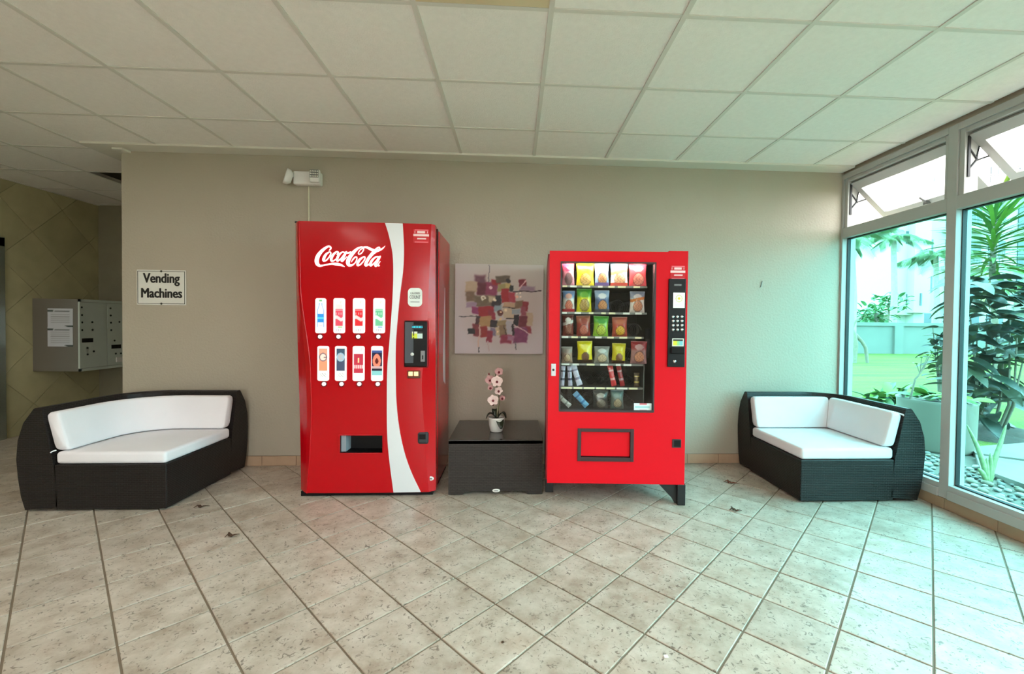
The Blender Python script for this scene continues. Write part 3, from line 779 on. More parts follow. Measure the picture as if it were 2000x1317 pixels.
# ================================================================== SNACK MACHINE
AY = 2.93
ams = empty('snack_vending_machine', (.70, 3.3, 0), 'red snack vending machine with lit glass front full of packets, standing on black legs', 'vending machine')
ax0, ax1, az0, az1 = .236, 1.180, .145, 1.742
gx0, gx1, gz0, gz1 = .316, .958, .648, 1.664
cx0, cx1, cz0, cz1 = 1.048, 1.165, .957, 1.558
dx0, dx1, dz0, dz1 = .442, .828, .300, .526
fdoor = MB()
# door face assembled around the window and the delivery flap
for (a, b, c, e) in ((ax0, gx0, az0, az1), (gx1, ax1, az0, az1), (gx0, gx1, gz1, az1), (gx0, gx1, dz1, gz0), (gx0, dx0, dz0, dz1), (dx1, gx1, dz0, dz1), (gx0, gx1, az0, dz0)):
    fdoor.box(a, b, AY, AY + .045, c, e)
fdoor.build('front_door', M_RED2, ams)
MB().prism([(ax1 - .13, AY), (ax1, AY), (ax1, AY + .06), (ax1 - .13, AY + .05)], az1 - .002, az1 + .006, 2).build('door_top_cap', M_RED2, ams)
wf = MB()
for (a, b, c, e) in ((gx0 - .006, gx0 + .004, gz0 - .006, gz1 + .006), (gx1 - .004, gx1 + .006, gz0 - .006, gz1 + .006), (gx0, gx1, gz1 - .004, gz1 + .006), (gx0, gx1, gz0 - .008, gz0 + .006)):
    wf.box(a, b, AY - .004, AY + .045, c, e)
wf.build('window_trim', mat('dark_trim', '3A3034', 0.4), ams)
box('glass_front', gx0, gx1, AY + .018, AY + .023, gz0, gz1, M_CLEAR, ams)
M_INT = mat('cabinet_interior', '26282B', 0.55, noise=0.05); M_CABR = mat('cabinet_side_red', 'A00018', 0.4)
body = MB(); bx0, bx1, by0, by1, bz0, bz1 = .226, 1.172, AY + .055, 3.72, .15, 1.728
body.box(bx0, bx0 + .03, by0, by1, bz0, bz1); body.box(bx1 - .03, bx1, by0, by1, bz0, bz1); body.box(bx0, bx1, by1 - .03, by1, bz0, bz1); body.box(bx0, bx1, by0, by1, bz1 - .03, bz1); body.box(bx0, bx1, by0, by1, bz0, bz0 + .03)
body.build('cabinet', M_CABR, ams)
inn = MB(); inn.box(.285, .292, by0, 3.66, .55, 1.69); inn.box(.985, .99, by0, 3.66, .55, 1.69); inn.box(.285, .99, 3.62, 3.63, .55, 1.69); inn.box(.285, .99, by0, 3.66, 1.69, 1.696); inn.box(.285, .99, by0, 3.66, .55, .556)
inner = inn.build('interior_lining', M_INT, ams)
box('door_seal', ax0 + .01, ax1 - .01, AY + .045, AY + .055, az0 + .01, gz0 - .02, M_BLACK, ams)
# lamp tube inside, behind the top of the door
MB().tube([(gx0 + .03, AY + .075, gz1 + .012), (gx1 - .03, AY + .075, gz1 + .012)], .010, 10).build('lamp_tube', mat('lit_tube', 'FFF8EC', 0.4, emit=48.0), ams)
MB().tube([(.972, AY + .075, .75), (.972, AY + .075, 1.64)], .007, 8).build('side_lamp_tube', mat('lit_tube_dim', 'F4FBFF', 0.4, emit=1.5), ams)
# delivery flap
ff = MB()
for (a, b, c, e) in ((dx0, dx0 + .024, dz0, dz1), (dx1 - .024, dx1, dz0, dz1), (dx0 + .024, dx1 - .024, dz1 - .022, dz1), (dx0 + .024, dx1 - .024, dz0, dz0 + .028)): ff.box(a, b, AY - .008, AY + .05, c, e, .002)
ff.build('delivery_frame', mat('flap_frame', '3A2226', 0.45), ams)
box('delivery_flap', dx0 + .025, dx1 - .025, AY + .008, AY + .02, dz0 + .032, dz1 - .024, M_RED2, ams, .002)
# control column
ctl = MB().box(cx0, cx1, AY - .014, AY + .02, cz0, cz1, .004).build('control_panel', mat('charcoal_panel', '14181B', 0.4, spec=0.3), ams)
def disp(u, v):
    c = (.88, .94, .90); dd = math.hypot(u - .5, (v - .62) * 1.25)
    if abs(dd - .27) < .045: c = (.72, .86, .55)
    if dd < .13: c = (.92, .88, .35)
    if dd < .05: c = (.55, .50, .30)
    if .12 < v < .26 and .15 < u < .85: c = (.78, .86, .86)
    return c
a, b, c, e = bb(1311, 1333, 573, 602, AY); panel('display', a, b, c, e, AY - .017, disp, M_BACKLIT, ctl, 26, 34)
MB().lathe([(0, -.002), (.022, -.002), (.026, 0)], (0, 0, 0), 16, 1)
a, b, c, e = bb(1313, 1327, 556, 559.5, AY); MB().box(a, b, AY - .016, AY - .012, c, e, .003).build('maker_mark', M_GREY, ctl)
for j in range(4):
    for i in range(3):
        p = PY(1310.8 + 8.3 * i, 619 + 8.35 * j, AY); MB().lathe([(.0105, .002), (.0105, -.004), (.007, -.007), (0, -.008)], (p.x, AY - .014, p.z), 14, 1).build('key', M_CHROME, ctl)
def warn2(u, v):
    if u < .06 or u > .94 or v < .08 or v > .92: return (.90, .92, .88)
    if v > .70: return (.12, .12, .10)
    return (.88, .88, .22) if u < .45 else ((.60, .85, .55) if u < .62 else (.50, .80, .85))
a, b, c, e = bb(1309, 1331, 661, 676, AY); panel('bill_sticker', a, b, c, e, AY - .017, warn2, M_PRINT, ctl, 20, 14)
a, b, c, e = bb(1304, 1333, 678, 690, AY); MB().box(a + .006, b - .004, AY - .034, AY - .01, c, e, .006).build('bill_mouth', M_BLACK, ctl)
p = PY(1313.5, 705, AY); MB().lathe([(.011, .002), (.011, -.005), (0, -.006)], (p.x, AY - .014, p.z), 14, 1).build('coin_button', M_CHROME, ctl)
a, b, c, e = bb(1307, 1335.5, 521, 546, AY); panel('notice_sticker', a, b, c, e, AY - .002, notice, M_PRINT, ams, 30, 30, thick=.002)
a, b, c, e = bb(1310, 1327.5, 856, 872.5, AY); cr_ = MB().box(a, b, AY - .005, AY + .01, c, e, .003).build('coin_return', mat('return_frame', '35282C', 0.4), ams)
MB().box(a + .012, b - .006, AY - .0065, AY - .004, c + .008, e - .006).build('return_well', M_BLACK, cr_)
a, b, c, e = bb(1076.5, 1086, 711, 735, AY); lk = MB().box(a, b, AY - .012, AY, c, e, .003).build('lock_plate', mat('lock_white', 'C9CED2', 0.35, 0.3), ams)
MB().lathe([(.008, .002), (.008, -.003), (0, -.004)], ((a + b) / 2, AY - .012, (c + e) / 2), 12, 1).build('keyhole', M_DARK, lk)
def infost(u, v):
    if v > .82 or v < .14: return (.85, .45, .5) if .3 < u < .72 else (.88, .94, .95)
    return (.62, .84, .85) if abs(v - .5) < .10 and .08 < u < .9 else (.88, .94, .95)
a, b, c, e = bb(1237, 1271, 787.5, 801.5, AY + .016); panel('info_sticker', a, b, c, e, AY + .015, infost, M_PRINT, ams, 24, 12, thick=.002)
# legs
lr = MB(); lr.box(1.134, 1.190, AY - .002, AY + .05, 0, az0 + .002, .006); lr.prism([(1.005, az0), (1.134, az0), (1.134, .01), (1.120, .01), (1.100, .045)], AY + .02, AY + .028, 1); lr.box(1.14, 1.17, AY + .05, 3.05, .05, az0); lr.build('leg', mat('black_leg', '15171A', 0.4), ams)
for (a, y0, y1) in ((.228, 3.13, 3.19), (.228, 3.62, 3.70), (1.11, 3.62, 3.70)):
    l = MB(); l.box(a, a + .058, y0, y1, 0, bz0 + .002, .004); l.build('leg', mat('black_leg'), ams)
# trays, coils, price tags
TR = [(558, 1.0), (610, 1.0), (657.5, 1.0), (711, 1.0), (757, 1.0), (801, 1.0)]
TY = AY + .085
coil = MB(); pts = []
for k in range(6 * 14 + 1):
    a = 2 * PI * k / 14; pts.append((.046 * math.cos(a), .085 + .42 * k / 84, .046 * math.sin(a)))
coil.tube(pts, .0028, 5); co_ = coil.build('coil', mat('coil_wire', '5E6266', 0.35, 0.8)); coil_me = co_.data; bpy.data.objects.remove(co_)
ROWZ = []
COLX = [PY(q, 600, TY + .03).x for q in (1108, 1141, 1173, 1207, 1241)]
tagseed = random.Random(3)
for ri, (py, _) in enumerate(TR):
    z = PY(1110, py, TY).z; ROWZ.append(z)
    x1_ = .925 if ri < 2 else .905
    t = MB(); t.box(.296, x1_, TY, 3.60, z - .003, z); t.box(.296, x1_, TY - .003, TY, z - .011, z + .003)
    tray = t.build('tray', mat('tray_steel', '8C8E8C', 0.35, 0.7) if ri < 5 else M_INT, ams)
    k = .33
    while k < x1_ - .05:
        wd = tagseed.choice((.032, .045, .055)) if ri != 4 else tagseed.choice((.06, .075))
        box('price_tag', k, k + wd, TY - .006, TY - .003, z - .011, z + .002, mat('cream_tag', 'F4EFC8', 0.5) if tagseed.random() < .6 else mat('white_tag', 'F2F2EC', 0.5), tray)
        k += wd + (tagseed.choice((.022, .04, .055)) if ri != 4 else .012)
    if ri < 4:
        for x_ in COLX: inst(coil_me, 'coil', (x_, TY, z + .05), parent=tray)
    else:
        for q in range(8): inst(coil_me, 'coil', (.335 + q * .072, TY, z + .034), scale=(.65, 1, .65), parent=tray)
dv = MB()
dv.box(.909, .914, TY, 3.6, ROWZ[5], ROWZ[3]); dv.box(.405, .408, TY + .09, 3.5, ROWZ[5], ROWZ[4]); dv.build('divider', mat('divider_steel', '70767A', 0.35, 0.5), ams)
sm = MB(); sm.box(.938, .978, TY + .10, TY + .15, 1.00, 1.22, .006); sm.box(.945, .97, TY + .08, TY + .10, 1.06, 1.14); sm.build('lift_motor', M_BLACK, ams)

# ---- packets
def bag(name, px0, px1, py0, py1, fn, label, Y=TY + .045, depth=.055, tilt=0.0, row=None, lean=0.0):
    p, q = PY(px0, py1, Y), PY(px1, py0, Y)
    w_, h_ = q.x - p.x, q.z - p.z
    zb = ROWZ[row] + .0015 if row is not None else p.z
    h_ = q.z - zb
    nx, nz = 26, 36; vs_ = []; cs = []; fs_ = []
    rr = random.Random(hash(label) & 255 if False else sum(map(ord, label)))
    ph = [rr.uniform(0, 6.3) for _ in range(4)]
    for side in (-1, 1):
        for j in range(nz + 1):
            for i in range(nx + 1):
                u, v = i / nx, j / nz
                pf = (max(0, math.sin(PI * u)) ** .55) * (max(0, math.sin(PI * min(1, max(0, (v - .05) / .90)))) ** .5)
                wr = .10 * math.sin(9 * u + 5 * v + ph[0]) * math.sin(7 * v + ph[1])
                dd = depth * .5 * pf * (1 + wr) + .0006
                pinch = 1 - .07 * math.sin(PI * v) ** 2 + (.015 * math.sin(40 * u) if v in (0, 1) else 0)
                x = (u - .5) * w_ * pinch; z = v * h_
                y = side * dd + .004 * math.sin(u * 60) * (1 if (v < .06 or v > .94) else 0) * .3 + lean * v
                vs_.append((x, y, z)); cs.append(lin(fn(u if side < 0 else 1 - u, v)))
        o_ = 0 if side < 0 else (nx + 1) * (nz + 1)
        for j in range(nz):
            for i in range(nx):
                a = o_ + j * (nx + 1) + i; f_ = (a, a + 1, a + nx + 2, a + nx + 1); fs_.append(f_ if side < 0 else f_[::-1])
    me = bpy.data.meshes.new(name); me.from_pydata(vs_, [], fs_); me.update()
    ca = me.color_attributes.new('print', 'FLOAT_COLOR', 'POINT'); ca.data.foreach_set('color', [c for col in cs for c in (*col, 1.0)])
    me.materials.append(M_PRINTB); me.polygons.foreach_set('use_smooth', [True] * len(me.polygons))
    o = bpy.data.objects.new(name, me); COL.objects.link(o); o.location = ((p.x + q.x) / 2, Y, zb + w_ / 2 * abs(math.sin(tilt))); o.rotation_euler = (0, tilt, 0)
    return tag(o, label, 'snack packet' if name == 'snack_bag' else 'candy bar', 'packets in the snack machine')
def chips(top, mid, bowl, logo, base=None, bowlr=.30, band=None):
    top, mid, bowl, logo = map(hx, (top, mid, bowl, logo)); base_ = hx(base) if base else None; band_ = hx(band) if band else None
    def f(u, v):
        c = mixc(mid, top, sst(.55, .75, v))
        if math.hypot((u - .5) * 1.0, (v - .74) * 2.2) < .28: c = logo
        if band_ and abs(v - .62 - .15 * (u - .5)) < .07: c = band_
        d_ = math.hypot(u - .52, (v - .30) * 1.25)
        if d_ < bowlr: c = mixc(bowl, (.25, .16, .08), .25 * (math.sin(u * 31 + 3 * math.sin(v * 25)) > .4))
        elif d_ < bowlr + .035: c = mixc(c, (.2, .12, .1), .55)
        if base_ and v < .14: c = base_
        if v > .95: c = mixc(c, (.9, .9, .9), .3)
        return c
    return f
BAGS = [
 (0, 1096.5, 1121, 514, chips('D85070', 'C890A0', '6A5058', 'E83858'), 'pink-topped packet next to the yellow bag on the top snack row'),
 (0, 1124, 1159, 514, chips('F2E020', 'EEDB28', 'E2C070', '58B030'), 'bright yellow chip bag with green oval on the top snack row'),
 (0, 1160, 1188, 514, chips('D8E4F0', '8AB0D8', 'D8A070', 'F0F0F4', '6A58A0'), 'white and blue cookie bag with purple base on the top snack row'),
 (0, 1190, 1224, 515, chips('5A98A8', 'F0EAE0', 'F0C8A0', 'F4F0E4', 'D85040', .30, 'D0A060'), 'white bag with teal top and red base on the top snack row'),
 (0, 1225.5, 1260, 515, chips('E04050', 'D84850', 'E89080', 'F0B0A0'), 'all-red bag next to the teal-topped one on the top snack row'),
 (1, 1096.5, 1121, 568, chips('7090C0', 'F0E8E4', 'E88068', 'E8B0A0', 'C83040'), 'white bag with blue top and red base on the second snack row'),
 (1, 1124, 1154, 564, chips('4AA030', 'E8E020', 'C8A860', '70B838'), 'yellow bag with green top on the second snack row'),
 (1, 1159.5, 1189, 568, chips('A0B8D8', '5870A0', 'D09060', 'E8ECF2', '585A68'), 'blue-grey cookie bag with white oval on the second snack row'),
 (1, 1226.5, 1256, 570, chips('9098B0', 'F4ECE4', 'E8A080', 'E8E0E4', None, .30, 'D88040'), 'white bag with orange band beside the empty coil on the second snack row'),
 (2, 1096.5, 1119, 615, chips('6A2A28', '8A3A34', 'A06050', 'E8DCD4', None, .28, 'D8C8C0'), 'dark red bag with white swoosh on the third snack row'),
 (2, 1124, 1152, 617, chips('B06A50', 'A03830', 'D07060', '98382C'), 'brownish red bag next to the green one on the third snack row'),
 (2, 1156, 1186, 618, chips('5AB040', 'A0D040', 'C8DC50', '3E9838'), 'lime green chip bag on the third snack row'),
 (2, 1193, 1223, 620, chips('B86050', 'C05040', 'E8B030', 'C06848'), 'red bag with a yellow middle on the third snack row'),
 (3, 1095, 1117, 678, chips('A8A098', 'B89888', 'D0B090', 'A89890'), 'clear tan bag between cabinet side and yellow bag on the fourth snack row'),
 (3, 1126, 1156, 667, chips('F0E010', 'F0DC18', '7A4A30', 'F4E860', '40281C', .24), 'yellow bag with brown base between two clear bags on the fourth snack row'),
 (3, 1158, 1188, 677, chips('8A8C8A', '9A9890', 'D8C0A0', 'C8D0CC'), 'clear grey bag of tan biscuits on the fourth snack row'),
 (3, 1192, 1219, 671, chips('D8C818', 'E0D020', '8A5A38', 'E8DC50', '4A3024', .24), 'yellow bag beside the red one on the fourth snack row'),
 (3, 1228, 1260, 667, chips('A02830', 'B08080', 'E8A080', 'C8A0A0'), 'red and grey bag on the fourth snack row'),
 (5, 1156, 1186, 763, chips('484848', '303030', '80766A', 'B0A8A0'), 'black and silver packet on the bottom snack row'),
 (5, 1190, 1216, 762, chips('5E7E7E', '6A7A74', 'B8A888', '7A9490'), 'tan and teal packet on the bottom snack row')]
for (row, a, b, t_, fn, lb) in BAGS:
    bag('snack_bag', a, b, t_, 0 + TR[row][0], fn, lb, row=row, tilt=R.uniform(-.03, .03))
def barpack(c1, c2):
    c1, c2 = hx(c1), hx(c2)
    def f(u, v): return mixc(c1, c2, 1.0 if (.30 < v < .40 or .72 < v < .8) else (.35 if abs(u - .5) < .18 and .45 < v < .68 else 0))
    return f
BARS = [(4, 1092, 1101, 716, barpack('D8D4EC', '5A5870'), 'white candy bar against the cabinet side in the bar row', .05), (4, 1108, 1117, 716, barpack('D4D2EA', '4A4868'), 'nearly upright white candy bar between two other white bars', -.06),
        (4, 1125, 1137, 713, barpack('DDDCF0', '8A88A8'), 'most steeply leaning white candy bar in the bar row', -.32), (4, 1192, 1203, 714, barpack('D8383C', 'E8A8A8'), 'bright red candy bar in the bar row', -.22),
        (4, 1209, 1219, 715, barpack('A8242C', 'C8A0A8'), 'dark red candy bar in the bar row', -.22), (4, 1235, 1246, 728, barpack('5A4A3A', 'D8C070'), 'small brown and gold bar standing alone in the bar row', 0),
        (5, 1107, 1117, 768, barpack('C8C4BC', '8A8880'), 'silver candy bar leaning on the bottom snack row', -.85), (5, 1139, 1151, 762, barpack('6FB4E0', '2A6AA0'), 'light blue candy bar leaning on the bottom snack row', -.75)]
for (row, a, b, t_, fn, lb, tl) in BARS: bag('candy_bar', a, b, t_, TR[row][0], fn, lb, depth=.022, tilt=tl, row=row)

# ================================================================== SOFAS (wicker corner seats)
def sweep_path(a, r, n=10):
    """plan path of the inner face of the back: list of (point, outward normal) from the front end to the side end"""
    pts = [((a, 0), (1, 0))]
    for k in range(1, 6): pts.append(((a, (a - r) * k / 5), (1, 0)))
    for k in range(1, n): t = PI / 2 * k / n; pts.append(((a - r + r * math.cos(t), a - r + r * math.sin(t)), (math.cos(t), math.sin(t))))
    for k in range(5, -1, -1): pts.append((((a - r) * k / 5, a), (0, 1)))
    return pts
def sweep(path, prof, inset=0.0, round_end=0.0):
    m = MB(); n = len(prof); rings = []
    cxo = sum(p[0] for p in prof) / n; czo = sum(p[1] for p in prof) / n
    def ring(pt, nr, k=1.0, sh=(0, 0)):
        return [(pt[0] + nr[0] * (cxo + (o - cxo) * k) + sh[0], pt[1] + nr[1] * (cxo + (o - cxo) * k) + sh[1], czo + (z - czo) * k) for o, z in prof]
    P = [(Vector(p), Vector(nr)) for p, nr in path]
    if inset:
        P[0] = (Vector((P[0][0].x, inset)), P[0][1]); P[-1] = (Vector((inset, P[-1][0].y)), P[-1][1])
    if round_end:
        e = round_end
        rings.append(ring(P[0][0], P[0][1], .80)); rings.append(ring(P[0][0], P[0][1], .93, (0, e * .3))); rings.append(ring(P[0][0], P[0][1], 1, (0, e)))
    else: rings.append(ring(*P[0]))
    for p, nr in P[1:-1]: rings.append(ring(p, nr))
    if round_end:
        rings.append(ring(P[-1][0], P[-1][1], 1, (e, 0))); rings.append(ring(P[-1][0], P[-1][1], .93, (e * .3, 0))); rings.append(ring(P[-1][0], P[-1][1], .80))
    else: rings.append(ring(*P[-1]))
    vs_ = [q for rg in rings for q in rg]; fs_ = []
    for i in range(len(rings) - 1):
        for k in range(n): fs_.append((i * n + k, i * n + (k + 1) % n, (i + 1) * n + (k + 1) % n, (i + 1) * n + k))
    fs_.append(list(range(n))[::-1]); fs_.append([(len(rings) - 1) * n + k for k in range(n)])
    m.add(vs_, fs_); return m
def rounded(poly, r, n=4):
    out = []; L = len(poly)
    for i in range(L):
        p0, p1, p2 = Vector(poly[i - 1]), Vector(poly[i]), Vector(poly[(i + 1) % L])
        a = (p0 - p1).normalized(); b = (p2 - p1).normalized(); rr = min(r, .45 * (p0 - p1).length, .45 * (p2 - p1).length)
        for k in range(n + 1):
            t = k / n; q = (p1 + a * rr) * (1 - t) ** 2 + p1 * 2 * t * (1 - t) + (p1 + b * rr) * t * t; out.append((q.x, q.y))
    return out
def sofa(ox, oy, sx, sy, label, crisp):
    t = empty('corner_sofa', (ox + sx * .42, oy + .40, 0), label, 'sofa', 'wicker corner sofas')
    def put(m, name, mt, smooth=False, par=t, autos=None):
        m.v = [(ox + sx * p[0], oy + sy * p[1], p[2]) for p in m.v]
        o = m.build(name, mt, par, smooth=smooth)
        if autos:
            md = o.modifiers.new('subdivision', 'SUBSURF'); md.levels = 1; md.render_levels = 1
        return o
    a = .69
    prof = [(-.02, .03), (.175, .012), (.200, .10), (.217, .22), (.226, .34), (.216, .46), (.182, .57), (.120, .660), (.108, .668), (.080, .668), (.072, .655), (0.0, .30)]
    put(sweep(sweep_path(a, .20), prof), 'back_shell', M_WICKER)
    b = MB(); b.box(0, a - .005, 0, a - .005, .012, .302, .006); put(b, 'seat_base', M_WICKER)
    # seat cushion
    s = MB(); bm = bmesh.new()
    bmesh.ops.create_grid(bm, x_segments=12, y_segments=12, size=.5); bm.free()
    s.box(.008, a - .004, .006, a - .004, .3035, .383, .022); put(s, 'seat_cushion', M_CUSH, True)
    # back cushion
    cp = rounded([(-.072, .388), (.008, .386), (.068, .632), (-.004, .642)], .024, 4)
    if crisp:
        pa = [((a, 0), (1, 0))] + [((a, a * k / 6), (1, 0)) for k in range(1, 6)]
        pa += [((a, a - .0), (.5 ** .5 * 2 ** .5, .5 ** .5 * 2 ** .5))]
        pa += [((a * k / 6, a), (0, 1)) for k in range(5, 0, -1)] + [((0, a), (0, 1))]
    else: pa = sweep_path(a, .34, 14)
    put(sweep(pa, cp, .02, .022), 'back_cushion', M_CUSH, True)
    if crisp:
        sm_ = MB(); sm_.tube([(a - .072 - .001, a - .072 - .001, .39), (a - .002 - .004, a - .002 - .004, .635)], .003, 6); put(sm_, 'corner_seam', mat('grey_seam_thread', 'B8B2B4', 0.9))  # plain grey thread along the cushion's corner seam
        zz_ = MB(); zz_.tube([(a + .045, .035, .628), (a + .062, .012, .622), (a + .07, .006, .612)], .006, 6); put(zz_, 'zip_tab', M_CUSH)
    else:
        zz_ = MB(); zz_.tube([(a + .0, .018, .392), (a + .012, .004, .388), (a + .02, .002, .380)], .004, 6); put(zz_, 'zip_tab', M_CUSH)
    return t
sofa(2.022, 2.92, 1, .945, 'dark wicker corner sofa with white cushions in front of the window', True)
sofa(-2.248, 2.912, -1, .945, 'dark wicker corner sofa with white cushions under the Vending Machines sign', False)

# ================================================================== LOW TABLE AND ORCHID
tb = empty('low_table', (-.12, 3.43, 0), 'dark wicker cube table with dark glass top between the two vending machines', 'table')
tx0, tx1, ty0, ty1, tz = -.462, .214, 3.115, 3.74, .392
pf = [(tx0, .004), (tx0 + .10, .004), (tx0 + .125, .022), (tx0 + .18, .030), (tx1 - .18, .030), (tx1 - .125, .022), (tx1 - .10, .004), (tx1, .004), (tx1, tz), (tx0, tz)]
m = MB(); m.prism(pf, ty0, ty0 + .03, 1); m.prism(pf, ty1 - .03, ty1, 1); m.box(tx0, tx0 + .03, ty0 + .03, ty1 - .03, .03, tz); m.box(tx1 - .03, tx1, ty0 + .03, ty1 - .03, .03, tz); m.box(tx0, tx1, ty0, ty1, tz - .02, tz)
m.build('wicker_body', M_WICKER2, tb)
box('glass_top', tx0 - .002, tx1 + .002, ty0 - .003, ty1, tz + .001, tz + .009, mat('dark_glass', '2B2725', 0.07, spec=0.7), tb, .002)
for (a, b) in ((tx0 + .02, ty0 + .02), (tx1 - .06, ty0 + .02), (tx0 + .02, ty1 - .06), (tx1 - .06, ty1 - .06)): box('foot', a, a + .04, b, b + .04, 0, .03, M_BLACK, tb)
p = PY(969, 958.5, ty0); ov = MB().lathe([(0, -.003), (.018, -.003), (.021, 0)], (0, 0, 0), 20, 1); ov.v = [(p.x + q[0] * 1.35, ty0 + q[1] - .0005, p.z + q[2] * .62) for q in ov.v]; bd = ov.build('oval_badge', M_WHITE, tb)
box('badge_print', p.x - .014, p.x + .014, ty0 - .0045, ty0 - .003, p.z - .003, p.z + .003, M_GREY, bd)

OY = 3.36
pc = PY(969.5, 836, OY); ox, oz = pc.x, tz + .0095
orch = empty('potted_orchid', (ox, OY, oz), 'pink and white orchid in a white pot on the dark wicker table', 'plant')
MB().lathe([(0, .0), (.040, .0), (.048, .004), (.058, .05), (.064, .105), (.066, .112), (.060, .112), (.054, .095), (0, .093)], (ox, OY, oz), 28).build('pot', mat('white_ceramic', 'DFE3DE', 0.25, coat=0.3), orch)
MB().lathe([(0, .100), (.03, .101), (.055, .096)], (ox, OY, oz), 16).build('moss', mat('moss', '3A3A28', 0.95, bump=0.6, bscale=80), orch)
def strip(pts, widths, fold=.15, up=Vector((0, 0, 1)), cup=0.0):
    m = MB(); vs_ = []
    pts = [Vector(p) for p in pts]
    for i, p in enumerate(pts):
        t = (pts[min(i + 1, len(pts) - 1)] - pts[max(0, i - 1)]).normalized()
        s_ = t.cross(up); s_ = s_.normalized() if s_.length > 1e-4 else Vector((1, 0, 0)); nrm = s_.cross(t)
        wd = widths[i]
        vs_ += [p - s_ * wd + nrm * wd * fold, p, p + s_ * wd + nrm * wd * fold]
    fs_ = []
    for i in range(len(pts) - 1):
        for k in range(2): a = i * 3 + k; fs_.append((a, a + 1, a + 4, a + 3))
    m.add(vs_, fs_, True); return m
M_OLEAF = mat('dark_orchid_leaf', '1E2A1C', 0.35, noise=0.1)
for (dx, dy, dz, wd) in (((-.085, -.01, .050, .030)), ((.070, -.02, .060, .026)), ((.035, -.085, .012, .032)), ((-.03, .06, .08, .024))):
    pts = []
    for k in range(8):
        t = k / 7; pts.append((ox + .005 + dx * (t ** .8), OY + dy * t, oz + .10 + dz * math.sin(PI * min(1, t * .75)) * 1.0 - (.07 if dy < -.05 else .035) * t * t))
    o = strip(pts, [wd * max(.08, math.sin(PI * (.12 + .85 * k / 7)) ** .6) for k in range(8)], .25).build('leaf', M_OLEAF, orch, fix=False)
    o.modifiers.new('thickness', 'SOLIDIFY').thickness = .003
stem_px = [(971, 812), (975, 790), (974, 770), (970, 755), (967, 740), (969, 727)]
MB().tube([(PY(a, b, OY).x, OY + .01 * i * .5, PY(a, b, OY).z) for i, (a, b) in enumerate(stem_px)], .0035, 7).build('stem', mat('olive_stem', '5E5B3C', 0.6), orch)
MB().tube([(ox + .004, OY + .004, oz + .09), (ox + .007, OY + .005, oz + .19)], .004, 7).build('stake', mat('pale_stake', '9A9A84', 0.6), orch)
M_PET = mat('blush_petal', 'EBD3CE', 0.6, noise=0.10, nscale=60); M_PET2 = mat('pink_petal', 'C99A9A', 0.6, noise=0.12, nscale=60); M_LIP = mat('crimson_lip', '7A2A34', 0.5)
def petal(c, ang, L, W, tiltv, mt, par, out):
    d_ = Vector((math.cos(ang), 0, math.sin(ang))); pts = []
    for k in range(7):
        t = k / 6; pts.append(c + d_ * L * t + Vector((0, -1, 0)) * (tiltv * math.sin(t * 1.6) * L) )
    o = strip(pts, [W * max(.12, math.sin(PI * (.08 + .86 * k / 6)) ** .7) for k in range(7)], -.18, up=Vector((0, 1, 0))).build('petal', mt, par, fix=False, smooth=True)
    return o
def bloom(px, py, r, mt, ydep=0.0, rot=0.0, yy=-.02):
    c = PY(px, py, OY) + Vector((0, yy, 0))
    fl = empty('flower', c, parent=orch)
    for k in range(5):
        petal(c, PI / 2 + rot + k * 2 * PI / 5, r * 1.25, r * (.78 if k in (1, 4) else .52), .25, mt, fl, 0)
    MB().lathe([(0, -.012), (.008, -.010), (.010, 0), (0, .004)], (c.x, c.y - .004, c.z - .006), 10, 1).build('lip', M_LIP, fl)
bloom(971, 744, .036, M_PET); bloom(963.5, 780, .034, M_PET, rot=.2, yy=-.03); bloom(974, 763, .026, M_PET, rot=.9, yy=-.005); bloom(957, 742, .030, M_PET2, rot=.5, yy=.005); bloom(974.5, 726, .026, M_PET2, rot=.3, yy=.0); bloom(981, 778, .018, M_PET2, rot=.2, yy=.012); bloom(958, 757, .018, M_PET2, rot=.8, yy=.0)
for (a, b) in ((955, 731), (963, 791)): MB().lathe([(0, -.010), (.006, -.004), (.006, .004), (0, .009)], tuple(PY(a, b, OY)), 8).build('bud', M_LIP, orch)

# ================================================================== CANVAS PAINTING
ca0, ca1 = PY(888, 691, 3.762), PY(1062, 518, 3.762)
pnt = empty('canvas_painting', ((ca0.x + ca1.x) / 2, 3.78, ca0.z), 'square abstract canvas of red, black and tan patches above the table', 'painting')
px0, px1, pz0, pz1 = ca0.x, ca1.x, ca0.z + .002, ca1.z
box('stretcher', px0 + .002, px1 - .002, 3.766, WY - .001, pz0 + .002, pz1 - .002, mat('canvas_edge', 'CFC8C2', 0.8), pnt)
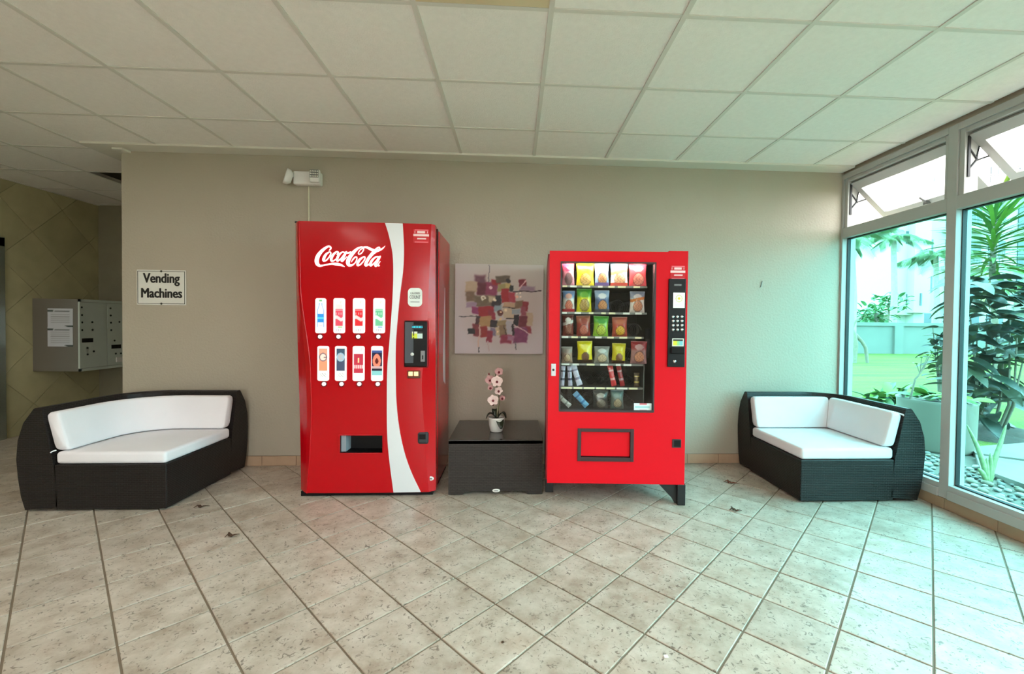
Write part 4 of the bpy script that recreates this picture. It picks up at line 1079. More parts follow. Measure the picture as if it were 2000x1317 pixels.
# patches: (x0,y0,x1,y1 in a 1283x1317 trace of the photo, colour, edge softness)
PT = [(300, 235, 440, 380, '7A4A5C', 40), (170, 320, 330, 455, 'D6BFA0', 12), (180, 450, 300, 580, '8A6E54', 25), (330, 330, 470, 490, '6E1E34', 25), (440, 330, 600, 500, 'A03A64', 25), (520, 290, 640, 360, 'B01828', 18), (580, 240, 770, 330, '6A5A48', 18), (600, 340, 760, 440, 'B0A468', 20), (700, 340, 770, 400, 'D8C078', 10), (760, 360, 812, 440, '160E14', 6), (655, 410, 755, 590, 'B80018', 10), (755, 450, 840, 580, 'C03048', 14), (885, 285, 985, 375, '8A1830', 14), (900, 370, 1100, 430, 'A88CA0', 30), (290, 500, 580, 640, '7E6C54', 25), (480, 510, 585, 590, 'D8C8A4', 14), (575, 490, 650, 600, '18141E', 16), (520, 570, 640, 650, '221418', 16), (185, 590, 320, 660, 'B49AB4', 12), (265, 650, 390, 740, '9E2E70', 14), (350, 640, 560, 780, 'B4041C', 12), (480, 690, 575, 810, 'A01030', 14), (560, 620, 660, 710, '9CB4BE', 14), (680, 585, 835, 650, 'D8B490', 8), (835, 560, 940, 660, '8A6C4C', 14), (935, 575, 1015, 700, '9C1828', 12), (680, 660, 830, 790, 'DCC8A8', 14), (800, 670, 910, 730, 'A4B4BC', 12), (570, 700, 620, 810, 'DCD8D0', 14), (980, 710, 1080, 880, 'D0B898', 18), (820, 740, 890, 890, '180C10', 8), (890, 760, 1000, 910, '7C1C30', 16), (980, 890, 1060, 980, '9A2C3C', 18), (310, 760, 370, 880, '4A1820', 10), (360, 765, 520, 910, 'C89C64', 12), (510, 815, 605, 910, '1E0C16', 8), (600, 820, 720, 890, 'A89468', 10), (720, 830, 805, 1000, 'C8C4CC', 6), (275, 870, 375, 1030, '8A2A34', 14), (380, 900, 470, 1040, 'A81C1C', 14), (205, 935, 300, 1005, '100A0E', 6), (510, 920, 580, 1020, '8C7C98', 14), (580, 900, 640, 1010, 'DCC4A0', 12), (630, 880, 725, 1040, '9A7C58', 12), (460, 960, 535, 1110, 'A01838', 16), (820, 910, 1010, 1110, '8C3468', 22), (650, 1010, 800, 1120, 'A02448', 22), (740, 1020, 830, 1080, 'B87C9C', 20), (920, 640, 990, 760, 'A04858', 20), (800, 860, 830, 1010, '2A1018', 6)]
SEG = [(485, 110, 485, 330, 5, '5A5660'), (80, 770, 360, 775, 5, '2A2A2C'), (820, 440, 1190, 432, 7, '2A1420'), (350, 1150, 352, 1230, 6, '2A2828'), (855, 1100, 850, 1190, 7, '5A585C'), (480, 1100, 485, 1220, 8, 'B8A4A4'), (370, 880, 350, 1160, 8, 'C8A898'), (830, 870, 1040, 1000, 6, 'D8B8B8'), (880, 410, 985, 300, 7, 'D8A8A8'), (720, 800, 820, 790, 6, '1A1410'), (680, 650, 840, 655, 6, '2A1A14'), (695, 890, 715, 1010, 5, '2A1A14')]
DOT = [(410, 530, 34, 'E4DCC8'), (410, 528, 14, '9A8A70'), (865, 505, 20, 'E8B8A0'), (865, 462, 12, 'F0E0D0'), (910, 462, 12, 'F0E0D0'), (910, 512, 12, 'F0E0D0'), (640, 720, 40, '5A2018'), (650, 710, 12, 'F0C8A0'), (505, 400, 22, 'E8C0CC'), (600, 960, 14, 'E8C8A0'), (745, 308, 30, '1C181C'), (430, 570, 26, '6A5A40'), (560, 550, 20, 'F0E4CC'), (720, 690, 20, 'E4D4B4'), (640, 800, 18, 'D8B888')]
PTc = [(a, b, c, d, tuple(.84 * q for q in hx(e)), s_) for a, b, c, d, e, s_ in PT]
def paint(u, v):
    X_, Y_ = 35 + u * 1185, 1255 - v * 1165
    X_ += 6 * math.sin(Y_ * .03) + 3 * math.sin(Y_ * .11 + X_ * .02); Y_ += 6 * math.sin(X_ * .027 + 1)
    c = mixc(hx('BBB5AE'), hx('C4BDC0'), sst(200, 900, Y_ * .6 + (1200 - X_) * .4))
    halo = sst(640, 420, math.hypot(X_ - 640, (Y_ - 680)))
    c = mixc(c, hx('B4A49C'), .45 * halo)
    for a, b, c2, d_, col, s_ in PTc:
        e = min(X_ - a, c2 - X_, Y_ - b, d_ - Y_)
        if e > -s_: c = mixc(c, mixc(col, (.9, .8, .75), .08 * math.sin(X_ * .05) * math.sin(Y_ * .06)), sst(-s_ * .6, s_ * .6, e))
    for a, b, c2, d_, wd, col in SEG:
        L2 = (c2 - a) ** 2 + (d_ - b) ** 2; t = max(0, min(1, ((X_ - a) * (c2 - a) + (Y_ - b) * (d_ - b)) / L2)); dd = math.hypot(X_ - a - t * (c2 - a), Y_ - b - t * (d_ - b))
        if dd < wd * 1.5: c = mixc(hx(col), c, sst(wd * .6, wd * 1.5, dd))
    for a, b, r_, col in DOT:
        dd = math.hypot(X_ - a, Y_ - b)
        if dd < r_ * 1.2: c = mixc(hx(col), c, sst(r_ * .8, r_ * 1.2, dd))
    return c
panel('canvas', px0, px1, pz0, pz1, 3.762, paint, mat('canvas_print') if False else M_PRINT, pnt, 130, 130, thick=.005)

# ================================================================== SIGN, EMERGENCY LIGHT, WALL MARKS
sg = empty('wall_sign', (-2.95, 3.79, 1.36), 'white wall sign with black lettering above the sofa at the wall end', 'sign')
sx0, sx1, sz0_, sz1_ = -3.158, -2.762, 1.362, 1.656
MB().box(sx0, sx1, WY - .008, WY - .001, sz0_, sz1_, .003).build('plate', mat('sign_white', 'DCDED6', 0.45), sg)
ln = MB()
for (a, b, c, e) in ((sx0 + .008, sx1 - .008, sz1_ - .014, sz1_ - .010), (sx0 + .008, sx1 - .008, sz0_ + .010, sz0_ + .014), (sx0 + .008, sx0 + .012, sz0_ + .01, sz1_ - .01), (sx1 - .012, sx1 - .008, sz0_ + .01, sz1_ - .01)): ln.box(a, b, WY - .0092, WY - .007, c, e)
ln.build('border_line', mat('sign_border', '3C3F38', 0.6), sg)
M_BLK = mat('sign_black', '0A0A0A', 0.5); xm = (sx0 + sx1) / 2
t1 = text('lettering', 'Vending', xm + .002, 1.550, WY - .0086, .112, M_BLK, sg, .80, .0036, thick=.0005)
t2 = text('lettering', 'Machines', xm + .002, 1.425, WY - .0086, .112, M_BLK, sg, .80, .0036, thick=.0005)
for z in (sz1_ - .011, sz0_ + .012): MB().lathe([(0, -.004), (.007, -.003), (.009, .001)], (xm, WY - .009, z), 12, 1).build('screw', mat('dark_screw', '2C3028', 0.4, 0.5), sg)
em = empty('emergency_light', (-1.75, 3.77, 2.37), 'white twin-head emergency light on the wall above the drinks machine', 'emergency light')
MB().box(-1.862, -1.640, 3.735, WY - .001, 2.385, 2.497, .012).build('housing', M_WHITE, em)
# left head, turned outward
h1 = MB(); h1.lathe([(.0, -.035), (.035, -.034), (.052, -.015), (.055, .008), (.050, .012), (0, .012)], (0, 0, 0), 20)
rot = Matrix.Rotation(math.radians(62), 3, 'X') @ Matrix.Identity(3)
rm = Matrix.Rotation(math.radians(-58), 3, 'Z') @ Matrix.Rotation(math.radians(75), 3, 'X')
h1.v = [tuple(rm @ (Vector(q) * 1.2) + Vector((-1.897, 3.71, 2.440))) for q in h1.v]; h1.build('lamp_head', M_WHITE, em)
MB().tube([(-1.89, 3.72, 2.455), (-1.85, 3.755, 2.46)], .014, 8).build('swivel', M_WHITE, em)
h2 = MB().box(-1.708, -1.628, 3.690, 3.735, 2.395, 2.500, .010).build('lamp_head', M_WHITE, em)
box('lens_recess', -1.702, -1.632, 3.6885, 3.691, 2.430, 2.495, mat('lens_grey', '6E716A', 0.4), h2)
for i in range(4):
    for j in range(3): MB().lathe([(.0070, .002), (.0070, -.002), (0, -.006)], (-1.693 + i * .0175, 3.6885, 2.441 + j * .0205), 10, 1).build('led', mat('led_clear', 'E8E8E0', 0.2), h2)
cd = tag(MB().tube([(-1.757, WY - .008, 2.386), (-1.756, WY - .008, 2.2), (-1.750, WY - .008, 1.6)], .0065, 8).build('wall_conduit', mat('cream_conduit', 'D8D6BE', 0.5)), 'thin cream cable cover running down from the emergency light', 'conduit')
p = PY(1487, 555, WY); mk = MB(); mk.tube([(p.x - .008, WY - .004, p.z - .03), (p.x - .002, WY - .005, p.z), (p.x + .006, WY - .004, p.z + .025)], .003, 6)
tag(mk.build('wall_hook', mat('hook_grey', '6E7A7A', 0.5)), 'tiny dark hook on the bare wall between snack machine and window', 'hook')

# ================================================================== DRY LEAVES ON THE FLOOR
M_DRY = mat('dry_leaf', '4A3626', 0.8, noise=0.3, nscale=60); M_DRY2 = mat('reddish_dry_leaf', '6E3C28', 0.8, noise=0.2, nscale=60)
def dryleaf(px, py, L, ang, mt, label, fork=True):
    c = PZ(px, py, 0.0); t = empty('dry_leaf', c, label, 'leaf', 'dry leaf litter on the floor')
    d_ = Vector((math.cos(ang), math.sin(ang), 0)); s_ = Vector((-d_.y, d_.x, 0))
    pts = [c + d_ * L * (k / 6 - .5) + s_ * .012 * math.sin(k * 1.3) + Vector((0, 0, .003 + .009 * abs(math.sin(k * 1.1)))) for k in range(7)]
    o = strip(pts, [.010 * max(.15, math.sin(PI * k / 6)) for k in range(7)], .6).build('blade', mt, t, fix=False); o.modifiers.new('thickness', 'SOLIDIFY').thickness = .0015
    if fork:
        q = [c - d_ * L * .15 + (d_ * .4 - s_) * .035 * k / 3 * -1 + Vector((0, 0, .004 + .004 * k)) for k in range(4)]
        o = strip(q, [.006, .008, .006, .002], .5).build('curl', mt, t, fix=False); o.modifiers.new('thickness', 'SOLIDIFY').thickness = .0015
    return t
dryleaf(1428, 945, .11, -.55, M_DRY2, 'reddish curled dry leaf on the floor between snack machine and sofa')
dryleaf(1437, 999, .075, -.35, M_DRY, 'grey-brown crumpled dry leaf on the floor in front of the window sofa')
dryleaf(393, 992, .09, .1, M_DRY, 'flat dark dry leaf close beside the sofa under the sign', False)
dryleaf(453, 1049, .07, .3, M_DRY, 'small bent dark leaf on the tiles out in front of the drinks machine')
c = PZ(1301, 1284, 0); tag(MB().box(c.x - .008, c.x + .008, c.y - .006, c.y + .008, 0.001, .004, .001).build('paper_scrap', M_WHITE), 'tiny white paper scrap lying on the open floor', 'paper')
c = PZ(982, 1255.5, 0); tag(MB().lathe([(0, .006), (.004, .005), (.006, .002), (.005, 0.0008), (0, 0.0008)], (c.x, c.y, 0), 8).build('seed_husk', M_DRY), 'tiny dark seed husk on the floor in front of the table', 'seed')

# ================================================================== CORRIDOR: MAILBOXES, LIFT
mb_ = empty('mailbox_unit', (-4.95, 5.3, .66), 'wall-mounted metal mailbox cabinet with locks and notices on its side', 'mailbox')
MX, MY0, MY1, MZ0, MZ1 = -4.72, 4.95, 5.68, .662, 1.452
M_MAIL = mat('pale_metal', 'CBD6CC', 0.4, 0.1, noise=0.03); M_MSIDE = mat('grey_brown_metal', '7C766C', 0.45, 0.2)
MB().box(LX + .001, MX - .012, MY0, MY1, MZ0, MZ1, .004).build('housing', M_MSIDE, mb_)
f = MB()
for (a, b, c, e) in ((MY0, MY1, MZ1 - .03, MZ1), (MY0, MY1, MZ0, MZ0 + .03), (MY0, MY0 + .02, MZ0, MZ1), (MY1 - .02, MY1, MZ0, MZ1)): f.box(MX - .012, MX + .006, a, b, c, e)
f.build('front_frame', M_MAIL, mb_)
dsp = PX(209.5, 640, MX).y
doors = []
for (a, b) in ((MY0 + .022, dsp - .003), (dsp + .003, MY1 - .022)): doors.append(box('mailbox_door', MX - .010, MX + .002, a, b, MZ0 + .033, MZ1 - .033, M_MAIL, mb_, .002))
for (a, b, di) in ((159, 600.5, 0), (159.5, 615.5, 0), (160, 630, 0), (180, 629.5, 0), (160, 645, 0), (180.5, 644.5, 0), (170.5, 680, 0), (183, 686.5, 0), (171, 692.5, 0), (215.5, 602.5, 1), (216, 616.5, 1), (216.5, 630.5, 1), (233, 629, 1), (217, 645, 1), (223.5, 665.5, 1), (226, 691, 1), (236, 690.5, 1)):
    q = PX(a, b, MX + .002); MB().lathe([(.011, -.001), (.011, .004), (.006, .006), (0, .006)], (MX + .002, q.y, q.z), 12, 0).build('lock', mat('dark_lock', '22302A', 0.4, 0.5), doors[di])
for (a, b, c, e, di) in ((160, 181.5, 660.5, 669.5, 0), (217.5, 236, 673, 681.5, 1)):
    p, q = PX(a, e, MX + .002), PX(b, c, MX + .002); box('name_plate', MX + .0015, MX + .005, p.y, q.y, p.z, q.z, M_BLACK, doors[di])
p, q = PX(226, 708, MX), PX(240, 697, MX); box('key_tag', MX + .002, MX + .012, p.y, q.y, p.z, q.z, M_WHITE, doors[1], .003)
def paperfn(sh):
    def f(u, v):
        if v < .10 and u > .75 - v: return (.25, .30, .28)
        if v > .82 and v < .92 and u < .22: return (.30, .34, .32)
        if abs(v - .86) < .03 and .25 < u < .9: return (.50, .52, .52)
        if .15 < v < .75 and math.sin(v * 60 + sh) > .45 and .12 < u < .88: return (.66, .67, .68)
        return (.80, .81, .83)
    return f
for k, (y0_, y1_) in enumerate(((603, 638.5), (639, 677))):
    p, q = PY(93.5, y1_, MY0), PY(142.5, y0_, MY0); tag(panel('paper_notice', p.x, q.x, p.z, q.z, MY0 - .0025, paperfn(k * 2), M_PRINT, None, 20, 30, thick=.0015), ('upper' if k == 0 else 'lower') + ' printed paper notice taped to the mailbox cabinet side', 'notice', 'notices on the mailbox side')
lift = empty('door_1', (LX, 4.1, 0), kind='structure')
M_STEEL = mat('brushed_steel', 'B4C0BC', 0.25, 0.9, noise=0.04, nscale=4)
m = MB(); m.box(LX - .008, LX + .035, 4.575, 4.675, 0, 2.05, .003); m.box(LX - .008, LX + .035, 3.42, 3.52, 0, 2.05, .003); m.box(LX - .008, LX + .035, 3.42, 4.675, 1.96, 2.055, .003); m.build('door_frame', M_STEEL, lift)
box('door_panel', LX - .007, LX + .006, 3.52, 4.045, 0.002, 1.96, M_STEEL, lift); box('door_panel', LX - .007, LX + .006, 4.05, 4.575, 0.002, 1.96, M_STEEL, lift)

# ================================================================== OUTSIDE
GZ = -0.06
def lawn_mat():
    m = bpy.data.materials.new('mown_lawn'); m.use_nodes = True; nt = m.node_tree; b = nt.nodes['Principled BSDF']
    tc = nn(nt, 'ShaderNodeTexCoord'); mp = nn(nt, 'ShaderNodeMapping'); mp.inputs['Scale'].default_value = (.25, 1.6, 1)
    nt.links.new(tc.outputs['Object'], mp.inputs[0])
    n1 = nn(nt, 'ShaderNodeTexNoise'); n1.inputs['Scale'].default_value = 1.2; n1.inputs['Detail'].default_value = 6; nt.links.new(mp.outputs[0], n1.inputs['Vector'])
    cr = nn(nt, 'ShaderNodeValToRGB'); e = cr.color_ramp.elements; e[0].position = .3; e[0].color = (*lin('3A4A08'), 1); e[1].position = .7; e[1].color = (*lin('60740F'), 1)
    nt.links.new(n1.outputs['Fac'], cr.inputs[0]); nt.links.new(cr.outputs[0], b.inputs['Base Color']); b.inputs['Roughness'].default_value = .9
    n2 = nn(nt, 'ShaderNodeTexNoise'); n2.inputs['Scale'].default_value = 30; nt.links.new(tc.outputs['Object'], n2.inputs['Vector'])
    bp = nn(nt, 'ShaderNodeBump'); bp.inputs['Strength'].default_value = .6; bp.inputs['Distance'].default_value = .05; nt.links.new(n2.outputs['Fac'], bp.inputs['Height']); nt.links.new(bp.outputs[0], b.inputs['Normal'])
    return m
tag(MB().box(-60, 80, -60, 90, GZ - .3, GZ).build('lawn', lawn_mat()), kind='structure')
tag(MB().box(3.10, 4.9, RYB - .3, 9, GZ - .02, GZ + .012).build('garden_bed', mat('bed_soil', '6A655C', 0.95, noise=0.15, nscale=10, bump=0.5, bscale=40)), kind='structure')
tag(MB().box(-40, 40, RYB - 40, RYB - .3, GZ - .02, GZ + .03).build('bounce_paving', mat('pale_paving', '9E988C', 0.8, noise=0.08)), kind='structure')  # unseen grey paving, added so less green lawn light bounces indoors

# pebbles: the near ones single, the rest as one bed
PM = [mat('white_pebble', '96968F', 0.7, noise=0.08, nscale=20), mat('grey_pebble', '70706C', 0.7, noise=0.08, nscale=20), mat('tan_pebble', '807868', 0.7, noise=0.08, nscale=20)]
peb_me = []
for k in range(3):
    bm = bmesh.new(); bmesh.ops.create_icosphere(bm, subdivisions=1, radius=1)
    for v in bm.verts: v.co *= R.uniform(.85, 1.12)
    me = bpy.data.meshes.new('pebble'); bm.to_mesh(me); bm.free(); me.materials.append(PM[k]); me.polygons.foreach_set('use_smooth', [True] * len(me.polygons)); peb_me.append(me)
spots = []; tries = 0
while len(spots) < 900 and tries < 40000:
    tries += 1
    x, y, r_ = R.uniform(3.14, 4.25), R.uniform(2.0, 5.4), R.uniform(.020, .045)
    if x > 3.05 + .42 * (y - 1.0) + .35 and y < 3.2: continue
    if x > 4.2 - max(0, y - 3.3) * -.1: continue
    if (x - 4.55) ** 2 + (y - 4.42) ** 2 < .40 ** 2: continue
    if all((x - a) ** 2 + (y - b) ** 2 > (1.16 * (r_ + c)) ** 2 for a, b, c in spots): spots.append((x, y, r_))
def seen(s_):
    q = proj((s_[0], s_[1], GZ + .03)); return -1 if not q or q[0] > 2010 or q[0] < 1780 or q[1] > 1060 else s_[2] / q[2]
spots.sort(key=lambda s_: -seen(s_))
bed = MB()
for i, (x, y, r_) in enumerate(spots):
    if i < 240 and seen((x, y, r_)) > 0:
        o = inst(peb_me[i % 3], 'pebble', (x, y, GZ + .012 + r_ * .45), (R.uniform(-.2, .2), R.uniform(-.2, .2), R.uniform(0, 6)), (r_ * 1.15, r_ * .9, r_ * .6))
        tag(o, ('smooth white', 'smooth grey', 'smooth tan')[i % 3] + ' pebble in the gravel bed outside the window', 'pebble', 'pebbles in the window bed')
    else:
        me = peb_me[0]; a = R.uniform(0, 6)
        bed.add([(x + r_ * (1.15 * v.co.x * math.cos(a) - .9 * v.co.y * math.sin(a)), y + r_ * (1.15 * v.co.x * math.sin(a) + .9 * v.co.y * math.cos(a)), GZ + .012 + r_ * (.45 + .6 * v.co.z)) for v in me.vertices], [list(p.vertices) for p in me.polygons], True)
tag(bed.build('gravel', PM[0], fix=False), 'pale gravel filling the bed outside the window', 'gravel', kind='stuff')
# paving slabs
pv = [((1893, 873), (2040, 862), (2060, 905), (1905, 885)), ((1905, 888), (2060, 909), (2080, 975), (1915, 915))]
for k, q in enumerate(pv):
    poly = [(PZ(a, b, GZ + .06).x, PZ(a, b, GZ + .06).y) for a, b in q]
    tag(MB().prism(poly, GZ, GZ + .06, 2).build('paving_slab', mat('stone_slab', '807970', 0.8, noise=0.08, nscale=6)), ('pale stone paving slab nearer the shrub trunk outside' if k == 0 else 'pale stone paving slab bordering the pebbles outside'), 'paving slab')

def strap_mesh(name, L, W, droop, mt, n=7, fold=.25, rise=1.0):
    pts = []
    for k in range(n + 1):
        t = k / n; a = rise - droop * t * t
        pts.append((0, L * t * math.cos(.5 * (1 - t)) if False else L * t, -droop * L * t * t * .8))
    o = strip(pts, [W * max(.04, (math.sin(PI * (.15 + .85 * k / n)) ** .7 if k < n else .02)) for k in range(n + 1)], fold).build(name, mt, None, fix=False, smooth=True)
    me = o.data; bpy.data.objects.remove(o); return me
def leafy(root, me_list, name, origin, count, spread, pitch, scale, zr=(0, 0), rng=R):
    for k in range(count):
        yaw = rng.uniform(0, 2 * PI); pt = rng.uniform(*pitch); s_ = rng.uniform(*scale)
        inst(rng.choice(me_list), name, (origin[0] + rng.gauss(0, spread), origin[1] + rng.gauss(0, spread), origin[2] + rng.uniform(*zr)), (pt, rng.uniform(-.4, .4), yaw), (s_, s_, s_), root)
M_G1 = mat('mid_green_leaf', '456A30', 0.5, noise=0.15, nscale=12, rnd=0.15); M_G2 = mat('dark_green_leaf', '18281E', 0.4, noise=0.15, nscale=12, rnd=0.2); M_G3 = mat('yellow_green_leaf', '6A8A34', 0.5, noise=0.15, nscale=12, rnd=0.1)
M_BARK = mat('grey_bark', '7A7062', 0.9, noise=0.2, nscale=20, bump=0.5, bscale=40); M_DRYL = mat('straw_leaf', '9A8A58', 0.8, rnd=0.1)

# tall strap-leaf plant just outside the second pane
b0 = PY(1948, 700, 6.60); dz_ = 0
drac = empty('dracaena', (b0.x, 6.60, GZ + .012), 'tall spiky green strap-leaf plant rising above the broad-leaf shrub outside', 'plant')
top = PY(1942, 425, 6.60); mid = PY(1938, 535, 6.60)
MB().tube([(b0.x, 6.60, GZ + .012), (b0.x - .02, 6.60, .9), (mid.x, 6.60, mid.z), (top.x, 6.60, top.z)], [.05, .045, .04, .03], 9).build('trunk', M_BARK, drac)
sl_ = [strap_mesh('leaf', .82, .027, .25, M_G1), strap_mesh('leaf', .90, .030, .45, M_G1), strap_mesh('leaf', .75, .026, .1, M_G3)]
rr = random.Random(11)
for k in range(150):
    t = k / 149; z = mid.z + (top.z + .15 - mid.z) * t; yaw = k * 2.4
    inst(rr.choice(sl_), 'leaf', (mid.x + (top.x - mid.x) * t, 6.60, z), (-.15 + 1.15 * t + rr.uniform(-.15, .15), rr.uniform(-.3, .3), yaw), (1, 1, 1), drac)
dl = [strap_mesh('dry_blade', .40, .024, .5, M_DRYL)]
for k in range(14): inst(dl[0], 'dry_blade', (mid.x, 6.60, mid.z - .05 - .012 * k), (-.9 + rr.uniform(-.2, .2), 0, k * 2.4 + .5), (1, 1, 1), drac)

# broad-leaf shrub
SY = 4.95
sb = PY(1940, 850, SY); shr = empty('broadleaf_shrub', (sb.x, SY, GZ), 'dense dark broad-leaf shrub behind the stone slabs outside', 'shrub')
bl = [strap_mesh('leaf', .27, .060, .35, M_G2, 6, .3), strap_mesh('leaf', .22, .055, .2, M_G2, 6, .3), strap_mesh('leaf', .30, .055, .55, mat('bronze_leaf', '3C4430', 0.4, rnd=0.2), 6, .3)]
rr = random.Random(5)
for k in range(9):
    a = k * .7; e = PY(1895 + 13 * k, 620 + 40 * (k % 3), SY + .25 * math.sin(a)); MB().tube([(sb.x + .06 * math.cos(a), SY + .06 * math.sin(a), GZ), ((sb.x + e.x) / 2 - .03, e.y, .35), tuple(e)], [.018, .014, .007], 6).build('stem', M_BARK, shr)
for k in range(300):
    px_ = rr.uniform(1872, 2035); py_ = 545 + 290 * rr.random() ** .9
    if px_ > 1975 and 715 < py_: continue
    if py_ > 790 and not 1915 < px_ < 1965: continue
    Yv = SY + rr.uniform(-.30, .30); q = PY(px_, py_, Yv)
    inst(rr.choice(bl), 'leaf', tuple(q), (rr.uniform(-.5, .5), rr.uniform(-.5, .5), rr.uniform(0, 2 * PI)), (1.15, 1.15, 1.15), shr)
mulch = PY(1945, 852, SY)
tag(MB().lathe([(0, .10), (.3, .09), (.55, .04), (.62, 0)], (mulch.x, SY + .15, GZ + .0), 20).build('mulch_mound', mat('dark_mulch', '4A4038', 0.95, noise=0.3, nscale=20, bump=0.8, bscale=30)), 'dark mulch mound at the foot of the broad-leaf shrub', kind='structure')
# small shrub tips seen at the first mullion
q0 = PY(1838, 720, 6.0); tip = empty('garden_bush', (q0.x, 6.0, GZ), 'thin leafy bush at the edge of the lawn behind the round planter', 'shrub')
for k in range(5): e = PY(1822 + 7 * k, 640 + 22 * (k % 3), 6.0); MB().tube([(q0.x, 6.0, GZ), ((q0.x * 2 + e.x) / 3, 6.0, .5), tuple(e)], [.014, .010, .005], 6).build('stem', M_BARK, tip)
for k in range(60):
    q = PY(rr.uniform(1815, 1872), rr.uniform(640, 740), 6.0 + rr.uniform(-.2, .2)); inst(rr.choice(bl[:2]), 'leaf', tuple(q), (rr.uniform(-.5, .5), rr.uniform(-.4, .4), rr.uniform(0, 6.28)), (.9, .9, .9), tip)

# round planter with foliage
pcx, pcy = 4.55, 4.42; pr_ = .33
pp = empty('round_planter', (pcx, pcy, GZ + .01), 'large round beige planter with leafy plants outside the first window', 'planter')
MB().lathe([(0, 0), (pr_ * .93, 0), (pr_ * .97, .03), (pr_, .50), (pr_ + .012, .53), (pr_ - .02, .53), (pr_ - .03, .48), (0, .47)], (pcx, pcy, GZ + .01), 40).build('pot', mat('beige_planter', '7E776A', 0.7, noise=0.05, nscale=4), pp)
MB().lathe([(0, .49), (pr_ - .04, .475)], (pcx, pcy, GZ + .01), 24).build('soil', mat('potting_soil', '4A3C30', 0.95, bump=0.6, bscale=50), pp)
pl = [strap_mesh('leaf', .26, .055, .5, M_G1, 6, .25), strap_mesh('leaf', .22, .05, .3, M_G3, 6, .25)]
leafy(pp, pl, 'leaf', (pcx, pcy, GZ + .52), 26, .13, (.0, .9), (.7, 1.1), (0, .06), random.Random(2))
q1, q2, q3 = PY(1778, 778, 4.4), PY(1793, 735, 4.4), PY(1815, 697, 4.4)
MB().tube([(q1.x, 4.4, GZ + .48), (q1.x, 4.4, q1.z), (q2.x - .03, 4.4, q2.z - .03), (q2.x, 4.4, q2.z), ((q2.x + q3.x) / 2 + .01, 4.4, (q2.z + q3.z) / 2), tuple(q3)], [.012, .011, .010, .009, .008, .006], 7).build('bare_stem', M_BARK, pp)
for (a, b) in ((1790, 712), (1800, 700), (1812, 695), (1820, 690)):
    q = PY(a, b, 4.4); s_ = PY(1797, 730, 4.4); MB().tube([tuple(s_), tuple(q)], [.006, .004], 6).build('twig', M_BARK, pp)
    for k in range(3): inst(pl[1], 'leaf', tuple(q), (.5, 0, k * 2.1), (.28, .28, .28), pp)
# low plants between sofa and lawn
lp = empty('ground_plants', (PY(1725, 800, 5.2).x, 5.2, GZ), 'low bright green plants at the lawn edge seen over the window sofa', 'plant')
for (a, b, n_) in ((1700, 778, 10), (1722, 772, 12), (1745, 770, 12), (1765, 780, 10)):
    q = PY(a, b + 8, 5.2); leafy(lp, pl, 'leaf', tuple(q), n_, .05, (.1, 1.1), (.8, 1.2), (-.05, .05), random.Random(a))
    MB().tube([(q.x, 5.2, GZ), tuple(q)], .02, 6).build('stem', M_G2, lp)
q = PY(1735, 770, 5.1); inst(strap_mesh('leaf', .30, .08, .4, M_G3, 7, .2), 'leaf', tuple(q), (.7, .3, -.7), (1, 1, 1), lp)
# snake plant
sp0 = PZ(1931, 944, GZ + .012); sn = empty('snake_plant', sp0, 'upright variegated snake plant growing in the pebbles', 'plant')
M_SN = mat('variegated_leaf', '8A9A6C', 0.45, noise=0.25, nscale=30)
for pts in (((1931, 944), (1921, 905), (1908, 870), (1888, 830)), ((1934, 944), (1942, 905), (1955, 865), (1965, 830)), ((1929, 944), (1928, 920), (1927, 895)), ((1933, 944), (1936, 915), (1934, 885)), ((1930, 944), (1920, 925), (1910, 915))):
    P_ = [PY(a, b, sp0.y + .0) for a, b in pts]; cp = catmull([tuple(p_) for p_ in P_], 4); n_ = len(cp)
    o = strip(cp, [.020 * max(.06, math.sin(PI * (.3 + .7 * k / (n_ - 1))) ** .6) for k in range(n_)], .35, up=Vector((.3, 1, 0))).build('leaf', M_SN, sn, fix=False, smooth=True); o.modifiers.new('thickness', 'SOLIDIFY').thickness = .004
# bare branch shrub in front of boundary wall
bs0 = PZ(1668, 692, GZ); bsz = 15.0
def pb(a, b, y=15.0): return PY(a, b, y)
br = empty('bare_branch_tree', (pb(1668, 700).x, 15.0, GZ), 'crooked bare-branched small tree in front of the boundary wall', 'tree')
b1, b2 = MB(), MB()
b1.tube([(pb(1664, 700).x, 15.0, GZ), tuple(pb(1668, 675)), tuple(pb(1666, 655)), tuple(pb(1661, 642)), tuple(pb(1668, 628)), tuple(pb(1681, 618))], [.14, .13, .12, .10, .07, .03], 8); b1.build('trunk', M_BARK, br)
b2.tube([(pb(1694, 700).x, 15.0, GZ), tuple(pb(1691, 680)), tuple(pb(1684, 668)), tuple(pb(1672, 655)), tuple(pb(1664, 650))], [.05, .06, .06, .07, .08], 8); b2.build('branch', M_BARK, br)

# boundary wall
bw = empty('boundary_wall', (20, 20.4, GZ), 'pale concrete boundary wall with cap and pilasters beyond the lawn', 'wall')
M_CONC = mat('pale_concrete', '6C706A', 0.85, noise=0.07, nscale=1.5)
box('wall_body', 6, 60, 20.3, 20.5, GZ, 1.30, M_CONC, bw); box('cap', 6, 60, 20.22, 20.58, 1.30, 1.47, M_CONC, bw)
for k in range(9): x_ = PY(1752, 660, 20.3).x + (k - 2) * 5.2; box('pilaster', x_ - .22, x_ + .22, 20.18, 20.3, GZ, 1.30, M_CONC, bw)

